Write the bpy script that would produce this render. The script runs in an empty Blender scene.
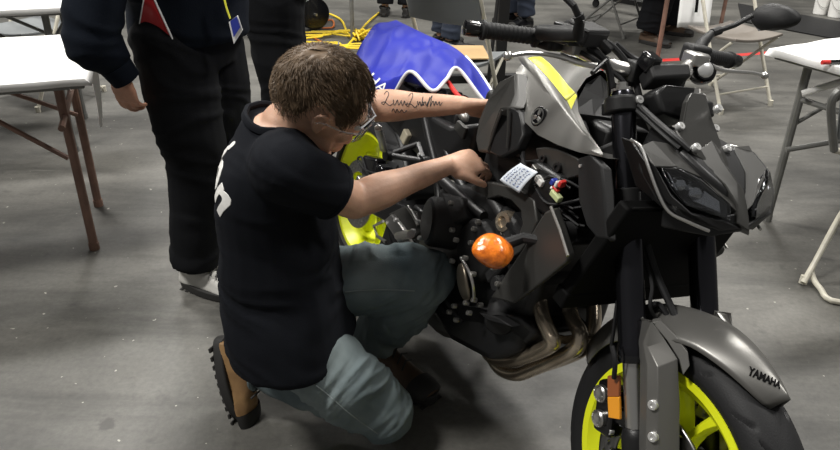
import bpy, bmesh, math, random
from mathutils import Vector, Matrix, Euler, noise
from mathutils.bvhtree import BVHTree
random.seed(7)
R = math.radians
S = bpy.context.scene
COL = S.collection

# ------------------------------------------------------------------ camera, light, exposure
cam = bpy.data.objects.new('camera', bpy.data.cameras.new('camera'))
COL.objects.link(cam)
cam.location = (0, 0, 1.4274)
cam.rotation_mode = 'XYZ'
cam.matrix_world = Matrix.Translation((0, 0, 1.4274)) @ Matrix.Rotation(R(90 - 27.858), 4, 'X') @ Matrix.Rotation(R(0.9425), 4, 'Z')
cam.data.sensor_width = 36
cam.data.lens = 716.32 / 840 * 36
cam.data.clip_start = .05
S.camera = cam
S.view_settings.view_transform = 'Standard'
S.view_settings.look = 'None'
S.view_settings.exposure = 0.0
S.view_settings.gamma = 1
S.view_settings.use_curve_mapping = False
world = bpy.data.worlds.new('hall_light')
S.world = world
world.use_nodes = True
world.node_tree.nodes['Background'].inputs[0].default_value = (1, .985, .95, 1)
world.node_tree.nodes['Background'].inputs[1].default_value = .14
def area(name, loc, size, power, rot=(0, 0, 0)):
    l = bpy.data.lights.new(name, 'AREA'); l.shape = 'RECTANGLE'; l.size, l.size_y = size; l.energy = power
    l.color = (1, .975, .93)
    o = bpy.data.objects.new(name, l); COL.objects.link(o); o.location = loc; o.rotation_euler = rot
    return o
# rows of high-bay hall lamps
for i, (x, y, p) in enumerate(((-3.0, .5, 330), (3.2, .9, 150), (-2.8, 4.6, 320), (2.4, 4.6, 320), (-2.8, 8.6, 230), (2.4, 8.6, 230))):
    area('hall_lamp', (x, y, 5.4), (1.3, .6), p)

# ------------------------------------------------------------------ materials
def mat(name, col, rough=.5, metal=0, bump=0, bscale=60, var=0, vscale=8, spec=.5, coat=0, emit=0, alpha=1, trans=0, col2=None, stretch=(1, 1, 1), sheen=0, sss=0):
    m = bpy.data.materials.new(name); m.use_nodes = True
    nt = m.node_tree; b = nt.nodes['Principled BSDF']
    b.inputs['Base Color'].default_value = (*col, 1)
    b.inputs['Roughness'].default_value = rough
    b.inputs['Metallic'].default_value = metal
    b.inputs['Specular IOR Level'].default_value = spec
    b.inputs['Coat Weight'].default_value = coat
    if trans: b.inputs['Transmission Weight'].default_value = trans
    if sheen: b.inputs['Sheen Weight'].default_value = sheen; b.inputs['Sheen Roughness'].default_value = .5
    if sss:
        b.inputs['Subsurface Weight'].default_value = sss
        b.inputs['Subsurface Radius'].default_value = (.012, .005, .003)
    if emit:
        b.inputs['Emission Color'].default_value = (*col, 1); b.inputs['Emission Strength'].default_value = emit
    tc = nt.nodes.new('ShaderNodeTexCoord'); mp = nt.nodes.new('ShaderNodeMapping')
    mp.inputs['Scale'].default_value = stretch
    nt.links.new(tc.outputs['Object'], mp.inputs[0])
    if var:
        n = nt.nodes.new('ShaderNodeTexNoise'); n.inputs['Scale'].default_value = vscale; n.inputs['Detail'].default_value = 5
        nt.links.new(mp.outputs[0], n.inputs['Vector'])
        r = nt.nodes.new('ShaderNodeValToRGB')
        r.color_ramp.elements[0].position = .32; r.color_ramp.elements[1].position = .68
        c2 = col2 or tuple(c * (1 - var) for c in col)
        r.color_ramp.elements[0].color = (*c2, 1)
        r.color_ramp.elements[1].color = (*(min(1, c * (1 + var * .5)) for c in col), 1) if not col2 else (*col, 1)
        nt.links.new(n.outputs[0], r.inputs[0]); nt.links.new(r.outputs[0], b.inputs['Base Color'])
    if bump:
        n = nt.nodes.new('ShaderNodeTexNoise'); n.inputs['Scale'].default_value = bscale; n.inputs['Detail'].default_value = 4
        nt.links.new(mp.outputs[0], n.inputs['Vector'])
        bp = nt.nodes.new('ShaderNodeBump'); bp.inputs['Strength'].default_value = bump; bp.inputs['Distance'].default_value = .002
        nt.links.new(n.outputs[0], bp.inputs['Height']); nt.links.new(bp.outputs[0], b.inputs['Normal'])
    return m
M = dict(
    black=mat('satin black plastic', (.0085, .0085, .009), .40, bump=.15, bscale=400),
    blackm=mat('matt black plastic', (.0125, .0125, .013), .55, spec=.35, bump=.2, bscale=500),
    gloss=mat('gloss black', (.006, .006, .007), .16, coat=.4),
    rubber=mat('tyre rubber', (.014, .014, .015), .6, spec=.35, bump=.2, bscale=300),
    fork=mat('black anodised fork tube', (.045, .045, .052), .20, metal=.9),
    grey=mat('satin grey paint', (.185, .181, .170), .36, metal=.55, bump=.03, bscale=900),
    dgrey=mat('dark grey panel paint', (.050, .049, .046), .40, metal=.4, bump=.05, bscale=700),
    yellow=mat('fluorescent yellow paint', (.93, 1.0, .02), .36),
    yprint=mat('yellow tank stripe', (.85, .83, .06), .38),
    silver=mat('brushed aluminium', (.62, .61, .59), .3, metal=.95, bump=.1, bscale=300),
    alu=mat('cast aluminium', (.36, .35, .33), .42, metal=.9, bump=.2, bscale=200),
    chrome=mat('bright bolt steel', (.82, .82, .81), .30, metal=.7),
    titan=mat('heat tinted exhaust steel', (.80, .70, .56), .27, metal=.85, var=.45, vscale=7, col2=(.42, .34, .25)),
    bronze=mat('bronze casting', (.22, .19, .15), .34, metal=.9, bump=.15, bscale=150),
    disc=mat('brake disc steel', (.30, .30, .30), .3, metal=1),
    orange=mat('orange lens', (.95, .20, .015), .18, coat=.5, var=.45, vscale=70, spec=.6, bump=1.0, bscale=110),
    amber=mat('amber reflector', (.95, .38, .02), .2, coat=.5),
    brownref=mat('dark amber reflector', (.34, .10, .03), .25, coat=.5),
    glass=mat('clear lens', (.9, .92, .95), .03, trans=1, spec=.5),
    lampin=mat('headlight reflector', (.45, .46, .48), .12, metal=1),
    mirror=mat('mirror glass', (.8, .8, .82), .03, metal=1),
    white=mat('white plastic', (.80, .79, .76), .45),
    whiteline=mat('white piping', (.86, .86, .86), .6),
    blue=mat('blue nylon', (.016, .024, .32), .5, bump=.25, bscale=35, spec=.22),
    cloth=mat('white table sheet', (.86, .855, .84), .5, bump=.5, bscale=9),
    tleg=mat('brown painted steel', (.27, .155, .115), .5, var=.3, vscale=14, bump=.15, bscale=120),
    gleg=mat('grey painted steel', (.20, .20, .19), .42, metal=.3, var=.2, vscale=12),
    beige=mat('beige painted steel', (.60, .57, .48), .4, var=.18, vscale=20),
    chairgrey=mat('grey moulded seat', (.15, .16, .165), .5),
    chairtan=mat('tan chair seat', (.16, .14, .12), .55),
    tan=mat('brown cardboard', (.45, .30, .14), .7, var=.1),
    paper=mat('white paper', (.84, .84, .83), .6),
    tag=mat('pale blue paper label', (.70, .76, .83), .6),
    ink=mat('blue ink', (.10, .14, .30), .7),
    printblack=mat('black print', (.004, .004, .004), .8, spec=.1),
    red=mat('red plastic', (.62, .035, .03), .4),
    redtape=mat('red floor tape', (.62, .045, .04), .45),
    bluep=mat('blue plastic', (.03, .05, .35), .4),
    cord=mat('yellow cord', (.82, .60, .03), .5),
    cordo=mat('orange cord', (.62, .16, .03), .5),
    greenw=mat('pale green connector', (.55, .62, .32), .5),
)

# ------------------------------------------------------------------ mesh helpers
class MB:
    def __init__(s): s.v = []; s.f = []
    def add(s, vs, fs):
        k = len(s.v); s.v += [Vector(v) for v in vs]; s.f += [tuple(i + k for i in f) for f in fs]; return s
    def box(s, c, d, rot=None):
        c = Vector(c); x, y, z = d[0] / 2, d[1] / 2, d[2] / 2
        vs = [Vector((a * x, b * y, e * z)) for a in (-1, 1) for b in (-1, 1) for e in (-1, 1)]
        if rot: mt = Euler([R(a) for a in rot]).to_matrix(); vs = [mt @ v for v in vs]
        return s.add([c + v for v in vs], [(0, 1, 3, 2), (4, 6, 7, 5), (0, 4, 5, 1), (2, 3, 7, 6), (0, 2, 6, 4), (1, 5, 7, 3)])
    def loft(s, rings, cap=True, closed=False):
        n = len(rings[0]); vs = [v for r in rings for v in r]; fs = []
        m = len(rings)
        for i in range(m if closed else m - 1):
            for j in range(n):
                a, b = i * n + j, i * n + (j + 1) % n; i2 = (i + 1) % m
                fs.append((a, b, i2 * n + (j + 1) % n, i2 * n + j))
        if cap and not closed: fs += [tuple(range(n - 1, -1, -1)), tuple(range((m - 1) * n, m * n))]
        return s.add(vs, fs)
    def tube(s, pts, r, n=10, cap=True, closed=False, flat=1.0):
        pts = [Vector(p) for p in pts]; m = len(pts)
        rs = r if isinstance(r, (list, tuple)) else [r] * m
        rings = []; up = None
        for i, p in enumerate(pts):
            if closed: t = pts[(i + 1) % m] - pts[i - 1]
            else: t = pts[min(i + 1, m - 1)] - pts[max(i - 1, 0)]
            t = t.normalized() if t.length > 1e-9 else Vector((0, 0, 1))
            if up is None: up = Vector((0, 0, 1)) if abs(t.z) < .9 else Vector((1, 0, 0))
            a = t.cross(up).normalized(); b = a.cross(t).normalized(); up = b
            rings.append([p + (a * math.cos(q) + b * math.sin(q) * flat) * rs[i] for q in (2 * math.pi * k / n for k in range(n))])
        return s.loft(rings, cap, closed)
    def lathe(s, prof, c, axis=(0, 1, 0), n=32, closed=False):
        c = Vector(c); ax = Vector(axis).normalized()
        u = Vector((1, 0, 0)) if abs(ax.x) < .9 else Vector((0, 0, 1))
        u = (u - ax * u.dot(ax)).normalized(); w = ax.cross(u)
        rings = [[c + ax * h + (u * math.cos(2 * math.pi * k / n) + w * math.sin(2 * math.pi * k / n)) * max(r, 1e-4) for k in range(n)] for r, h in prof]
        return s.loft(rings, not closed, closed)
    def plate(s, poly, th):
        poly = [Vector(p) for p in poly]; th = Vector(th); n = len(poly)
        vs = poly + [p + th for p in poly]
        return s.add(vs, [tuple(range(n - 1, -1, -1)), tuple(range(n, 2 * n))] + [(i, (i + 1) % n, n + (i + 1) % n, n + i) for i in range(n)])
    def ell(s, c, rad, n=16, m=10, rot=None):
        c = Vector(c); rings = []
        mt = Euler([R(a) for a in rot]).to_matrix() if rot else Matrix.Identity(3)
        for i in range(m + 1):
            t = math.pi * i / m; st = max(math.sin(t), .02)
            rings.append([c + mt @ Vector((rad[0] * st * math.cos(2 * math.pi * k / n), rad[1] * st * math.sin(2 * math.pi * k / n), rad[2] * math.cos(t))) for k in range(n)])
        return s.loft(rings)
    def grid(s, fn, nu, nv):
        vs = [fn(i / nu, j / nv) for i in range(nu + 1) for j in range(nv + 1)]
        return s.add(vs, [(i * (nv + 1) + j, (i + 1) * (nv + 1) + j, (i + 1) * (nv + 1) + j + 1, i * (nv + 1) + j + 1) for i in range(nu) for j in range(nv)])
    def map(s, fn): s.v = [Vector(fn(v)) for v in s.v]; return s
    def mirror(s):
        k = MB(); k.v = [Vector((v.x, -v.y, v.z)) for v in s.v]; k.f = [tuple(reversed(f)) for f in s.f]; return k
    def build(s, name, m, parent=None, bevel=0, smooth=35, solid=0, sub=0, seg=2, off=-1):
        me = bpy.data.meshes.new(name); me.from_pydata([tuple(v) for v in s.v], [], s.f)
        bm = bmesh.new(); bm.from_mesh(me); bmesh.ops.recalc_face_normals(bm, faces=bm.faces); bm.to_mesh(me); bm.free()
        return finish(name, me, m, parent, bevel, smooth, solid, sub, seg, off)
def finish(name, me, m, parent=None, bevel=0, smooth=35, solid=0, sub=0, seg=2, off=-1):
    if m: me.materials.append(M[m] if isinstance(m, str) else m)
    if smooth:
        me.polygons.foreach_set('use_smooth', [True] * len(me.polygons))
        if smooth < 180: me.set_sharp_from_angle(angle=R(smooth))
    o = bpy.data.objects.new(name, me); COL.objects.link(o)
    if solid:
        md = o.modifiers.new('thick', 'SOLIDIFY'); md.thickness = solid; md.offset = off
    if bevel:
        md = o.modifiers.new('edge', 'BEVEL'); md.width = bevel; md.segments = seg; md.limit_method = 'ANGLE'; md.angle_limit = R(30)
        md.harden_normals = False
    if sub:
        md = o.modifiers.new('sub', 'SUBSURF'); md.levels = sub; md.render_levels = sub
    if parent: o.parent = parent
    return o
def empty(name, loc, rz=0):
    o = bpy.data.objects.new(name, None); COL.objects.link(o); o.location = loc; o.rotation_euler = (0, 0, rz); o.empty_display_size = .1
    return o
def tag(o, label=None, cat=None, group=None, kind=None):
    if label: o['label'] = label
    if cat: o['category'] = cat
    if group: o['group'] = group
    if kind: o['kind'] = kind
    return o
def smooth_path(pts, n=6):
    P = [Vector(p) for p in pts]; out = []
    for i in range(len(P) - 1):
        a, b, c, d = P[max(i - 1, 0)], P[i], P[i + 1], P[min(i + 2, len(P) - 1)]
        for k in range(n):
            t = k / n
            out.append(.5 * ((2 * b) + (c - a) * t + (2 * a - 5 * b + 4 * c - d) * t * t + (3 * b - a - 3 * c + d) * t ** 3))
    out.append(P[-1]); return out
def V(*a): return [Vector(p) for p in a]
def lerp(a, b, t): return Vector(a) * (1 - t) + Vector(b) * t
def text_mesh(body, size, depth=.0006, spacing=1.0, shear=0, bold=0):
    c = bpy.data.curves.new('lettering', 'FONT'); c.body = body; c.size = size; c.extrude = depth / 2; c.align_x = 'CENTER'; c.align_y = 'CENTER'
    c.space_character = spacing; c.shear = shear; c.offset = bold; c.resolution_u = 3
    o = bpy.data.objects.new('lettering', c); COL.objects.link(o)
    dg = bpy.context.evaluated_depsgraph_get(); dg.update()
    me = bpy.data.meshes.new_from_object(o.evaluated_get(dg))
    bpy.data.objects.remove(o); bpy.data.curves.remove(c)
    return me
def place_text(name, body, size, origin, xdir, ydir, m, parent=None, depth=.0006, project=None, spacing=1.0, cut=0, bold=0, shear=0):
    me = text_mesh(body, size, depth, spacing, shear, bold)
    if cut:
        bm = bmesh.new(); bm.from_mesh(me); bmesh.ops.triangulate(bm, faces=bm.faces)
        bmesh.ops.subdivide_edges(bm, edges=[e for e in bm.edges if e.calc_length() > cut], cuts=2); bmesh.ops.triangulate(bm, faces=bm.faces); bm.to_mesh(me); bm.free()
    x = Vector(xdir).normalized(); y = Vector(ydir); y = (y - x * y.dot(x)).normalized(); z = x.cross(y)
    for v in me.vertices:
        p = Vector(origin) + x * v.co.x + y * v.co.y + z * v.co.z
        if project: p = project(p, z, v.co.z)
        v.co = p
    return finish(name, me, m, parent, smooth=0)

# ------------------------------------------------------------------ floor
def floor_material():
    m = bpy.data.materials.new('sealed concrete'); m.use_nodes = True; nt = m.node_tree; N = nt.nodes.new; L = nt.links.new
    b = nt.nodes['Principled BSDF']; tc = N('ShaderNodeTexCoord')
    def mp(scale, rot=0, loc=(0, 0, 0)):
        k = N('ShaderNodeMapping'); k.inputs['Scale'].default_value = scale; k.inputs['Rotation'].default_value = (0, 0, rot); k.inputs['Location'].default_value = loc
        L(tc.outputs['Object'], k.inputs[0]); return k.outputs[0]
    def noi(vec, sc, det=6, rough=.6, dist=0):
        k = N('ShaderNodeTexNoise'); k.inputs['Scale'].default_value = sc; k.inputs['Detail'].default_value = det; k.inputs['Roughness'].default_value = rough
        k.inputs['Distortion'].default_value = dist; L(vec, k.inputs['Vector']); return k.outputs[0]
    def ramp(v, a, b_, c0, c1):
        k = N('ShaderNodeValToRGB'); k.color_ramp.elements[0].position = a; k.color_ramp.elements[1].position = b_
        k.color_ramp.elements[0].color = (*c0, 1); k.color_ramp.elements[1].color = (*c1, 1); L(v, k.inputs[0]); return k.outputs[0]
    def mix(f, a, c, mode='MIX'):
        k = N('ShaderNodeMix'); k.data_type = 'RGBA'; k.blend_type = mode
        if isinstance(f, float): k.inputs[0].default_value = f
        else: L(f, k.inputs[0])
        for s, x in ((6, a), (7, c)):
            if isinstance(x, tuple): k.inputs[s].default_value = (*x, 1)
            else: L(x, k.inputs[s])
        return k.outputs[2]
    base = ramp(noi(mp((1, 1, 1)), 1.1, 6, .65, .4), .32, .68, (.070, .068, .062), (.150, .145, .131))
    fine = ramp(noi(mp((1, 1, 1)), 55, 4, .7), .3, .75, (.80, .80, .80), (1.15, 1.15, 1.14))
    c = mix(1.0, base, fine, 'MULTIPLY')
    sm = ramp(noi(mp((.55, 2.6, 1), R(-18)), 1.7, 5, .65, .6), .42, .66, (1, 1, 1), (.52, .52, .52))
    c = mix(1.0, c, sm, 'MULTIPLY')
    # pale drag marks and chips
    st = ramp(noi(mp((1.2, 26, 1), R(14)), 1.6, 3, .55), .66, .74, (0, 0, 0), (.30, .30, .30))
    gate = ramp(noi(mp((1, 1, 1), 0, (4.3, 1.7, 0)), .9, 2), .5, .62, (0, 0, 0), (1, 1, 1))
    c = mix(mix(1.0, st, gate, 'MULTIPLY'), c, (.34, .335, .29))
    sp = ramp(noi(mp((1, 1, 1), 0, (9, 2, 0)), 34, 2, .5), .735, .75, (0, 0, 0), (.8, .8, .8))
    c = mix(sp, c, (.40, .39, .34))
    dk = ramp(noi(mp((1, 1, 1), 0, (3, 8, 0)), 9, 4, .6), .62, .74, (0, 0, 0), (.7, .7, .7))
    c = mix(dk, c, (.040, .039, .037))
    # one round rubber scuff
    vd = N('ShaderNodeVectorMath'); vd.operation = 'DISTANCE'; L(tc.outputs['Object'], vd.inputs[0]); vd.inputs[1].default_value = (-0.8580, 1.4904, 0.0000)
    nz = N('ShaderNodeMath'); nz.operation = 'MULTIPLY_ADD'; L(noi(mp((1, 1, 1)), 60, 3), nz.inputs[0]); nz.inputs[1].default_value = .035; L(vd.outputs['Value'], nz.inputs[2])
    sc = ramp(nz.outputs[0], .034, .046, (.75, .75, .75), (0, 0, 0))
    c = mix(sc, c, (.040, .038, .034))
    L(c, b.inputs['Base Color'])
    ro = ramp(noi(mp((1, 1, 1)), 3.0, 5), .3, .7, (.42, .42, .42), (.62, .62, .62)); L(ro, b.inputs['Roughness'])
    bp = N('ShaderNodeBump'); bp.inputs['Strength'].default_value = .25; bp.inputs['Distance'].default_value = .002
    L(noi(mp((1, 1, 1)), 90, 4), bp.inputs['Height']); L(bp.outputs[0], b.inputs['Normal'])
    return m
fl = MB().add([(-9, -3, 0), (9, -3, 0), (9, 14, 0), (-9, 14, 0)], [(0, 1, 2, 3)]).build('floor', floor_material(), smooth=0)
tag(fl, 'dark grey sealed concrete floor', None, kind='structure')
wl = MB().box((0, 14.1, 3), (18, .2, 6)).build('wall_back', mat('painted block wall', (.42, .42, .40), .8, bump=.3, bscale=12), smooth=0)
tag(wl, 'pale painted hall wall at the far end', None, kind='structure')

# ------------------------------------------------------------------ background furniture
def folding_table(name, origin, dx, dy, ln, wd, legm, label, wood=True, overhang=.035, h=.74, tail=False, leg_in=.16, splay=.0, leg_w=None):
    """origin = one top corner (x, y); dx = unit vector along the length, dy along the width."""
    dx, dy = Vector((*dx, 0)), Vector((*dy, 0)); o = Vector((*origin, 0))
    t = empty(name, (o + dx * ln / 2 + dy * wd / 2)); inv = -(o + dx * ln / 2 + dy * wd / 2)
    tag(t, label, 'table')
    P = lambda a, b, z: o + dx * a + dy * b + Vector((0, 0, z)) + inv
    MB().plate([P(.01, .01, h - .035), P(ln - .01, .01, h - .035), P(ln - .01, wd - .01, h - .035), P(.01, wd - .01, h - .035)], (0, 0, .03)).build('tabletop', 'gleg', t, .004)
    for e, s in ((leg_in, -1), (ln - leg_in, 1)):
        for w in (leg_w or (.09, wd - .09)):
            MB().tube([P(e, w, h - .035), P(e + s * splay, w, .012)], .017, 10).build('leg', legm, t)
            MB().tube([P(e + s * splay, w, 0), P(e + s * splay, w, .03)], .020, 10).build('leg_foot', legm, t)
        MB().tube([P(e, .09, h - .19), P(e, wd - .09, h - .19)], .012, 8).build('crossbar', legm, t)
        MB().tube([P(e + s * splay * .3, .09, h - .30), P(e - s * .30, .2, h - .10), P(e - s * .42, wd / 2, h - .045)], .009, 8).build('brace', legm, t)
        MB().tube([P(e + s * splay * .3, wd - .09, h - .30), P(e - s * .30, wd - .2, h - .10), P(e - s * .42, wd / 2, h - .045)], .009, 8).build('brace', legm, t)
    return t, P
def table_sheet(P0, t, ln, wd, h, drop, label, seed=1):
    inv = Vector(t.location)
    def fn(u, v):
        # sheet folded over the four edges; u along length, v along width
        a = -drop + u * (ln + 2 * drop); b = -drop + v * (wd + 2 * drop)
        dz = 0
        ca, cb = min(max(a, -.006), ln + .006), min(max(b, -.006), wd + .006)
        over = max(abs(a - ca), abs(b - cb))
        wob = noise.noise(Vector((a * 7, b * 7, seed))) * .010 * (over > 0) + noise.noise(Vector((a * 2.3, b * 2.3, seed + 5))) * .002
        out = .004 + over * .12
        ca += (out + wob) * (1 if a > ln else -1 if a < 0 else 0); cb += (out + wob) * (1 if b > wd else -1 if b < 0 else 0)
        z = h + .003 - over * (.9 + .25 * noise.noise(Vector((a * 3, b * 3, 9 + seed)))) + abs(noise.noise(Vector((a * 5, b * 11, seed)))) * .0035
        return P0(ca, cb, z) + inv
    k = MB().grid(fn, int(ln * 30), int(wd * 40))
    return tag(k.build('table_sheet', 'cloth', None, solid=.002, smooth=60), label, 'tablecloth')

# near left table
LX, LY = (-.9400, -.3412), (-.3412, .9400)
tf = (-1.0983, 2.2823, 0.7400)
t1, P1 = folding_table('folding_table', (tf[0], tf[1]), LX, LY, 1.8, .66, 'tleg', 'brown legged folding table under a white sheet at the left edge', leg_in=.118, splay=0, leg_w=(.225, .63))
c1 = table_sheet(P1, t1, 1.8, .66, .74, .03, 'white plastic sheet over the near left table with brown legs', 1)
k = MB()
tp = smooth_path([(-1.1725, 2.4709, 0.7300), (-1.1839, 2.5265, 0.7000), (-1.2027, 2.5697, 0.6200), (-1.2285, 2.6131, 0.5200), (-1.2524, 2.6436, 0.4400)], 5)
k.loft([[p + Vector((w * .5, w * .2, 0)), p + Vector((-w * .5, -w * .2, 0)), p + Vector((-w * .5, .003, 0)), p + Vector((w * .5, w * .2 + .003, 0))] for p, w in ((q, .026 * (1 - i / len(tp)) + .006) for i, q in enumerate(tp))])
k.v = [v - c1.location for v in k.v]
k.build('hanging_corner', 'cloth', c1)
# far left table
tb = (-1.6958, 3.3957, 0.7400)
tb0 = (-1.9082, 3.2878, 0.7400)
BX = (Vector(tb0) - Vector(tb)).to_2d().normalized(); BX = (-.95, -.31)
t2, P2 = folding_table('folding_table', (tb[0] + .25, tb[1] + .08), BX, (-.31, .95), 1.8, .72, 'gleg', 'grey legged folding table with white sheet behind the near left table', leg_in=.34)
table_sheet(P2, t2, 1.8, .72, .74, .035, 'white sheet over the far left table with grey legs', 3)
# right table
rt = Vector((1.3719, 2.8210, 0.7400)); rf = Vector((1.4258, 2.4032, 0.7400)); rb = Vector((1.7188, 3.0094, 0.7400))
RX = (rb - rt).to_2d().normalized(); RY = Vector((RX.y, -RX.x))
t3, P3 = folding_table('folding_table', (rt.x, rt.y), RX, RY, 1.8, .74, 'gleg', 'grey legged folding table with white sheet at the right edge', leg_in=.12)
table_sheet(P3, t3, 1.8, .74, .74, .035, 'white sheet over the right hand table with a red capped pen', 6)
MB().tube([Vector(p) - Vector(t3.location) for p in ((1.4921, 2.7400, 0.5892), (1.6378, 2.7000, 0.6635))], .014, 10).build('brace', 'white', t3)
MB().tube([Vector(p) - Vector(t3.location) for p in ((1.4998, 2.7600, 0.3455), (1.7349, 2.7400, 0.4054))], .011, 10).build('crossbar', 'gleg', t3)
pen = empty('marker_pen', (1.4904, 2.5952, 0.7550)); pen.rotation_euler = (0, 0, R(10)); tag(pen, 'black and red marker pen lying on the right white table', 'pen')
MB().tube([(-.01, 0, 0), (.08, 0, 0)], .008, 10).build('barrel', 'gloss', pen)
MB().tube([(-.04, 0, 0), (-.01, 0, 0)], .0086, 10).build('pen_cap', 'red', pen)

def folding_chair(loc, rz, label, frame, seatm, name='folding_chair', group=None):
    """faces local +y"""
    t = empty(name, loc, rz); tag(t, label, 'chair', group)
    w = .215
    for s in (-1, 1):
        x = s * w
        MB().tube(smooth_path([(x, .22, .012), (x, .02, .40), (x, -.15, .76), (x * .93, -.175, .835)], 4), .011, 8).build('front_leg', frame, t)
        MB().tube([(x * .9, .17, .425), (x * .9, -.26, .012)], .010, 8).build('rear_leg', frame, t)
        for y_, sx in ((.22, x), (-.26, x * .9)): MB().tube([(sx, y_, 0), (sx, y_, .035)], .015, 8).build('foot_cap', frame, t)
    MB().tube([(-w, .17, .11), (w, .17, .11)], .007, 8).build('crossbar', frame, t)
    MB().tube([(-w * .9, -.20, .09), (w * .9, -.20, .09)], .007, 8).build('crossbar', frame, t)
    def seat(u, v):
        x, y = (u - .5) * .40, -.20 + v * .40
        k = 1 - .25 * max(0, .35 - v) - .12 * max(0, v - .8); return Vector((x * k, y, .435 + .02 * (2 * u - 1) ** 2 - .01 * math.sin(v * 3.1)))
    MB().grid(seat, 10, 10).build('seat', seatm, t, solid=.016, bevel=.003, smooth=60)
    def back(u, v):
        x = (u - .5) * .42; return Vector((x, -.115 - .055 * v - .028 * (1 - (2 * u - 1) ** 2), .645 + .185 * v))
    MB().grid(back, 10, 5).build('backrest', seatm, t, solid=.014, bevel=.003, smooth=60)
    return t
cb_ = Vector((0.2754, 3.8325, 0.4350))
chairB = folding_chair((cb_.x - .10, cb_.y - .03, 0), R(-32), 'grey seated folding chair with cardboard on its seat, behind the blue cover', 'beige', 'chairgrey')
cbd = MB().plate([(-.15, -.13, 0), (.14, -.15, 0), (.17, .12, 0), (-.12, .16, 0)], (0, 0, .006)).build('cardboard_sheet', 'tan'); cbd.location = (cb_.x - .09, cb_.y - .01, .453); cbd.rotation_euler = (0, 0, R(10))
tag(cbd, 'brown cardboard sheet lying on the grey folding chair seat', 'cardboard')
# chair under the number one sign
f1, f2 = Vector((1.8069, 4.2056, -0.0000)), Vector((2.2414, 4.4199, -0.0000)); mid = (f1 + f2) / 2; dv = (f2 - f1).normalized(); ang = math.atan2(dv.y, dv.x)
fw = Vector((dv.y, -dv.x, 0))
folding_chair(mid - fw * .22, ang + math.pi, 'beige steel folding chair standing beyond the left handlebar grip', 'beige', 'chairtan')
fr = Vector((1.4404, 2.2856, 0.0000))
ch = empty('folding_chair', fr + Vector((.2, 0, 0))); tag(ch, 'cream tube chair at the right edge with one foot and a bent tube showing', 'chair'); ci = -Vector(ch.location)
bl = Vector((.46, .16, 0))
for sft in (Vector(), bl):
    MB().tube([p + sft + ci for p in smooth_path([(1.4283, 2.2664, 0.0120), (1.4790, 2.3148, 0.0750), (1.5545, 2.3727, 0.2400), (1.5953, 2.3606, 0.4000)], 4)], .0105, 10).build('front_leg', 'beige', ch)
    MB().tube([Vector(p) + sft + ci for p in ((1.44 - .002, 2.286 - .003, 0), (1.442, 2.288, .03))], .015, 10).build('foot_cap', 'beige', ch)
    MB().tube([p + sft + ci for p in smooth_path([(1.3521, 2.2000, 0.5677), (1.2820, 2.1600, 0.7102), (1.2695, 2.1500, 0.7586), (1.2816, 2.1500, 0.7811)], 4)], .013, 10).build('back_post', 'gleg', ch)
    MB().tube([Vector(p) + sft + ci for p in ((1.3521, 2.2000, 0.5677), (1.56, 2.36, .48), (1.86, 2.52, .02))], .011, 10).build('rear_leg', 'beige', ch)
MB().tube([p + ci for p in smooth_path([(1.5734, 2.4019, 0.2000), (1.4790, 2.3148, 0.0750), (1.4740, 2.3022, 0.0300), (1.4736, 2.2305, 0.0140), (1.5019, 2.1413, 0.0130), Vector((1.5019, 2.1413, 0.0130)) + Vector((.34, .05, 0))], 5)], .0105, 10).build('floor_bar', 'beige', ch)
q0, q1 = Vector((1.2816, 2.1500, 0.7811)), Vector((1.3361, 2.1900, 0.6062))
MB().plate([p + ci for p in (q0 + Vector((.01, 0, 0)), q0 + bl, q1 + bl, q1 + Vector((.01, 0, 0)))], (.002, .015, 0)).build('backrest', 'chairgrey', ch, bevel=.004)
MB().plate([Vector(p) + ci for p in ((1.80, 2.36, .43), (2.05, 2.45, .43), (2.05, 2.80, .43), (1.80, 2.72, .43))], (0, 0, .02)).build('seat', 'chairgrey', ch, bevel=.006)
folding_chair((-2.35, 4.35, 0), R(150), 'grey folding chair under the far left table', 'beige', 'chairgrey')

# table with the number sheet
ta, tb_, tc_ = Vector((1.8034, 5.4829, 0.0000)), Vector((2.7113, 6.6489, 0.0000)), Vector((0.9872, 6.6034, 0.0000))
ex = (tb_ - ta).normalized(); ey = Vector((-ex.y, ex.x, 0))
t4, P4 = folding_table('folding_table', (ta - ex * .16 - ey * .09).to_2d(), ex.to_2d(), ey.to_2d(), (tb_ - ta).length + .32, .46, 'tleg', 'brown legged table carrying the number one sheet', leg_in=.16, leg_w=(.09,))
so = Vector((1.8824, 5.1000, 0.4458))
sg = empty('number_sign', so); tag(sg, 'white paper sheet with a black number 1 hanging on the brown legged table', 'sign')
sx = Vector((1, .12, 0)).normalized(); sy = Vector((0, .18, 1)).normalized()
w_, h_ = .118, .155
sk = MB().grid(lambda u, v: sx * (u - .5) * 2 * w_ + sy * (v - .35) * 2 * h_ + Vector((0, .012 * math.sin(u * 3), 0)), 8, 8)
sk.build('sheet', 'paper', sg, solid=.0015, smooth=60)
place_text('numeral', '1', .16, (0.0, -.012, .045), sx, sy, 'printblack', sg, .002, bold=.003)
# grey table whose legs stand behind the blue cover
gp = Vector((-0.5735, 5.7946, 0.0000)); 
folding_table('folding_table', (gp.x - 1.60, gp.y - .10), (1, .1), (-.1, 1), 1.76, .62, 'gleg', 'grey legged bare table behind the yellow extension cord', leg_in=.16)

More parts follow.
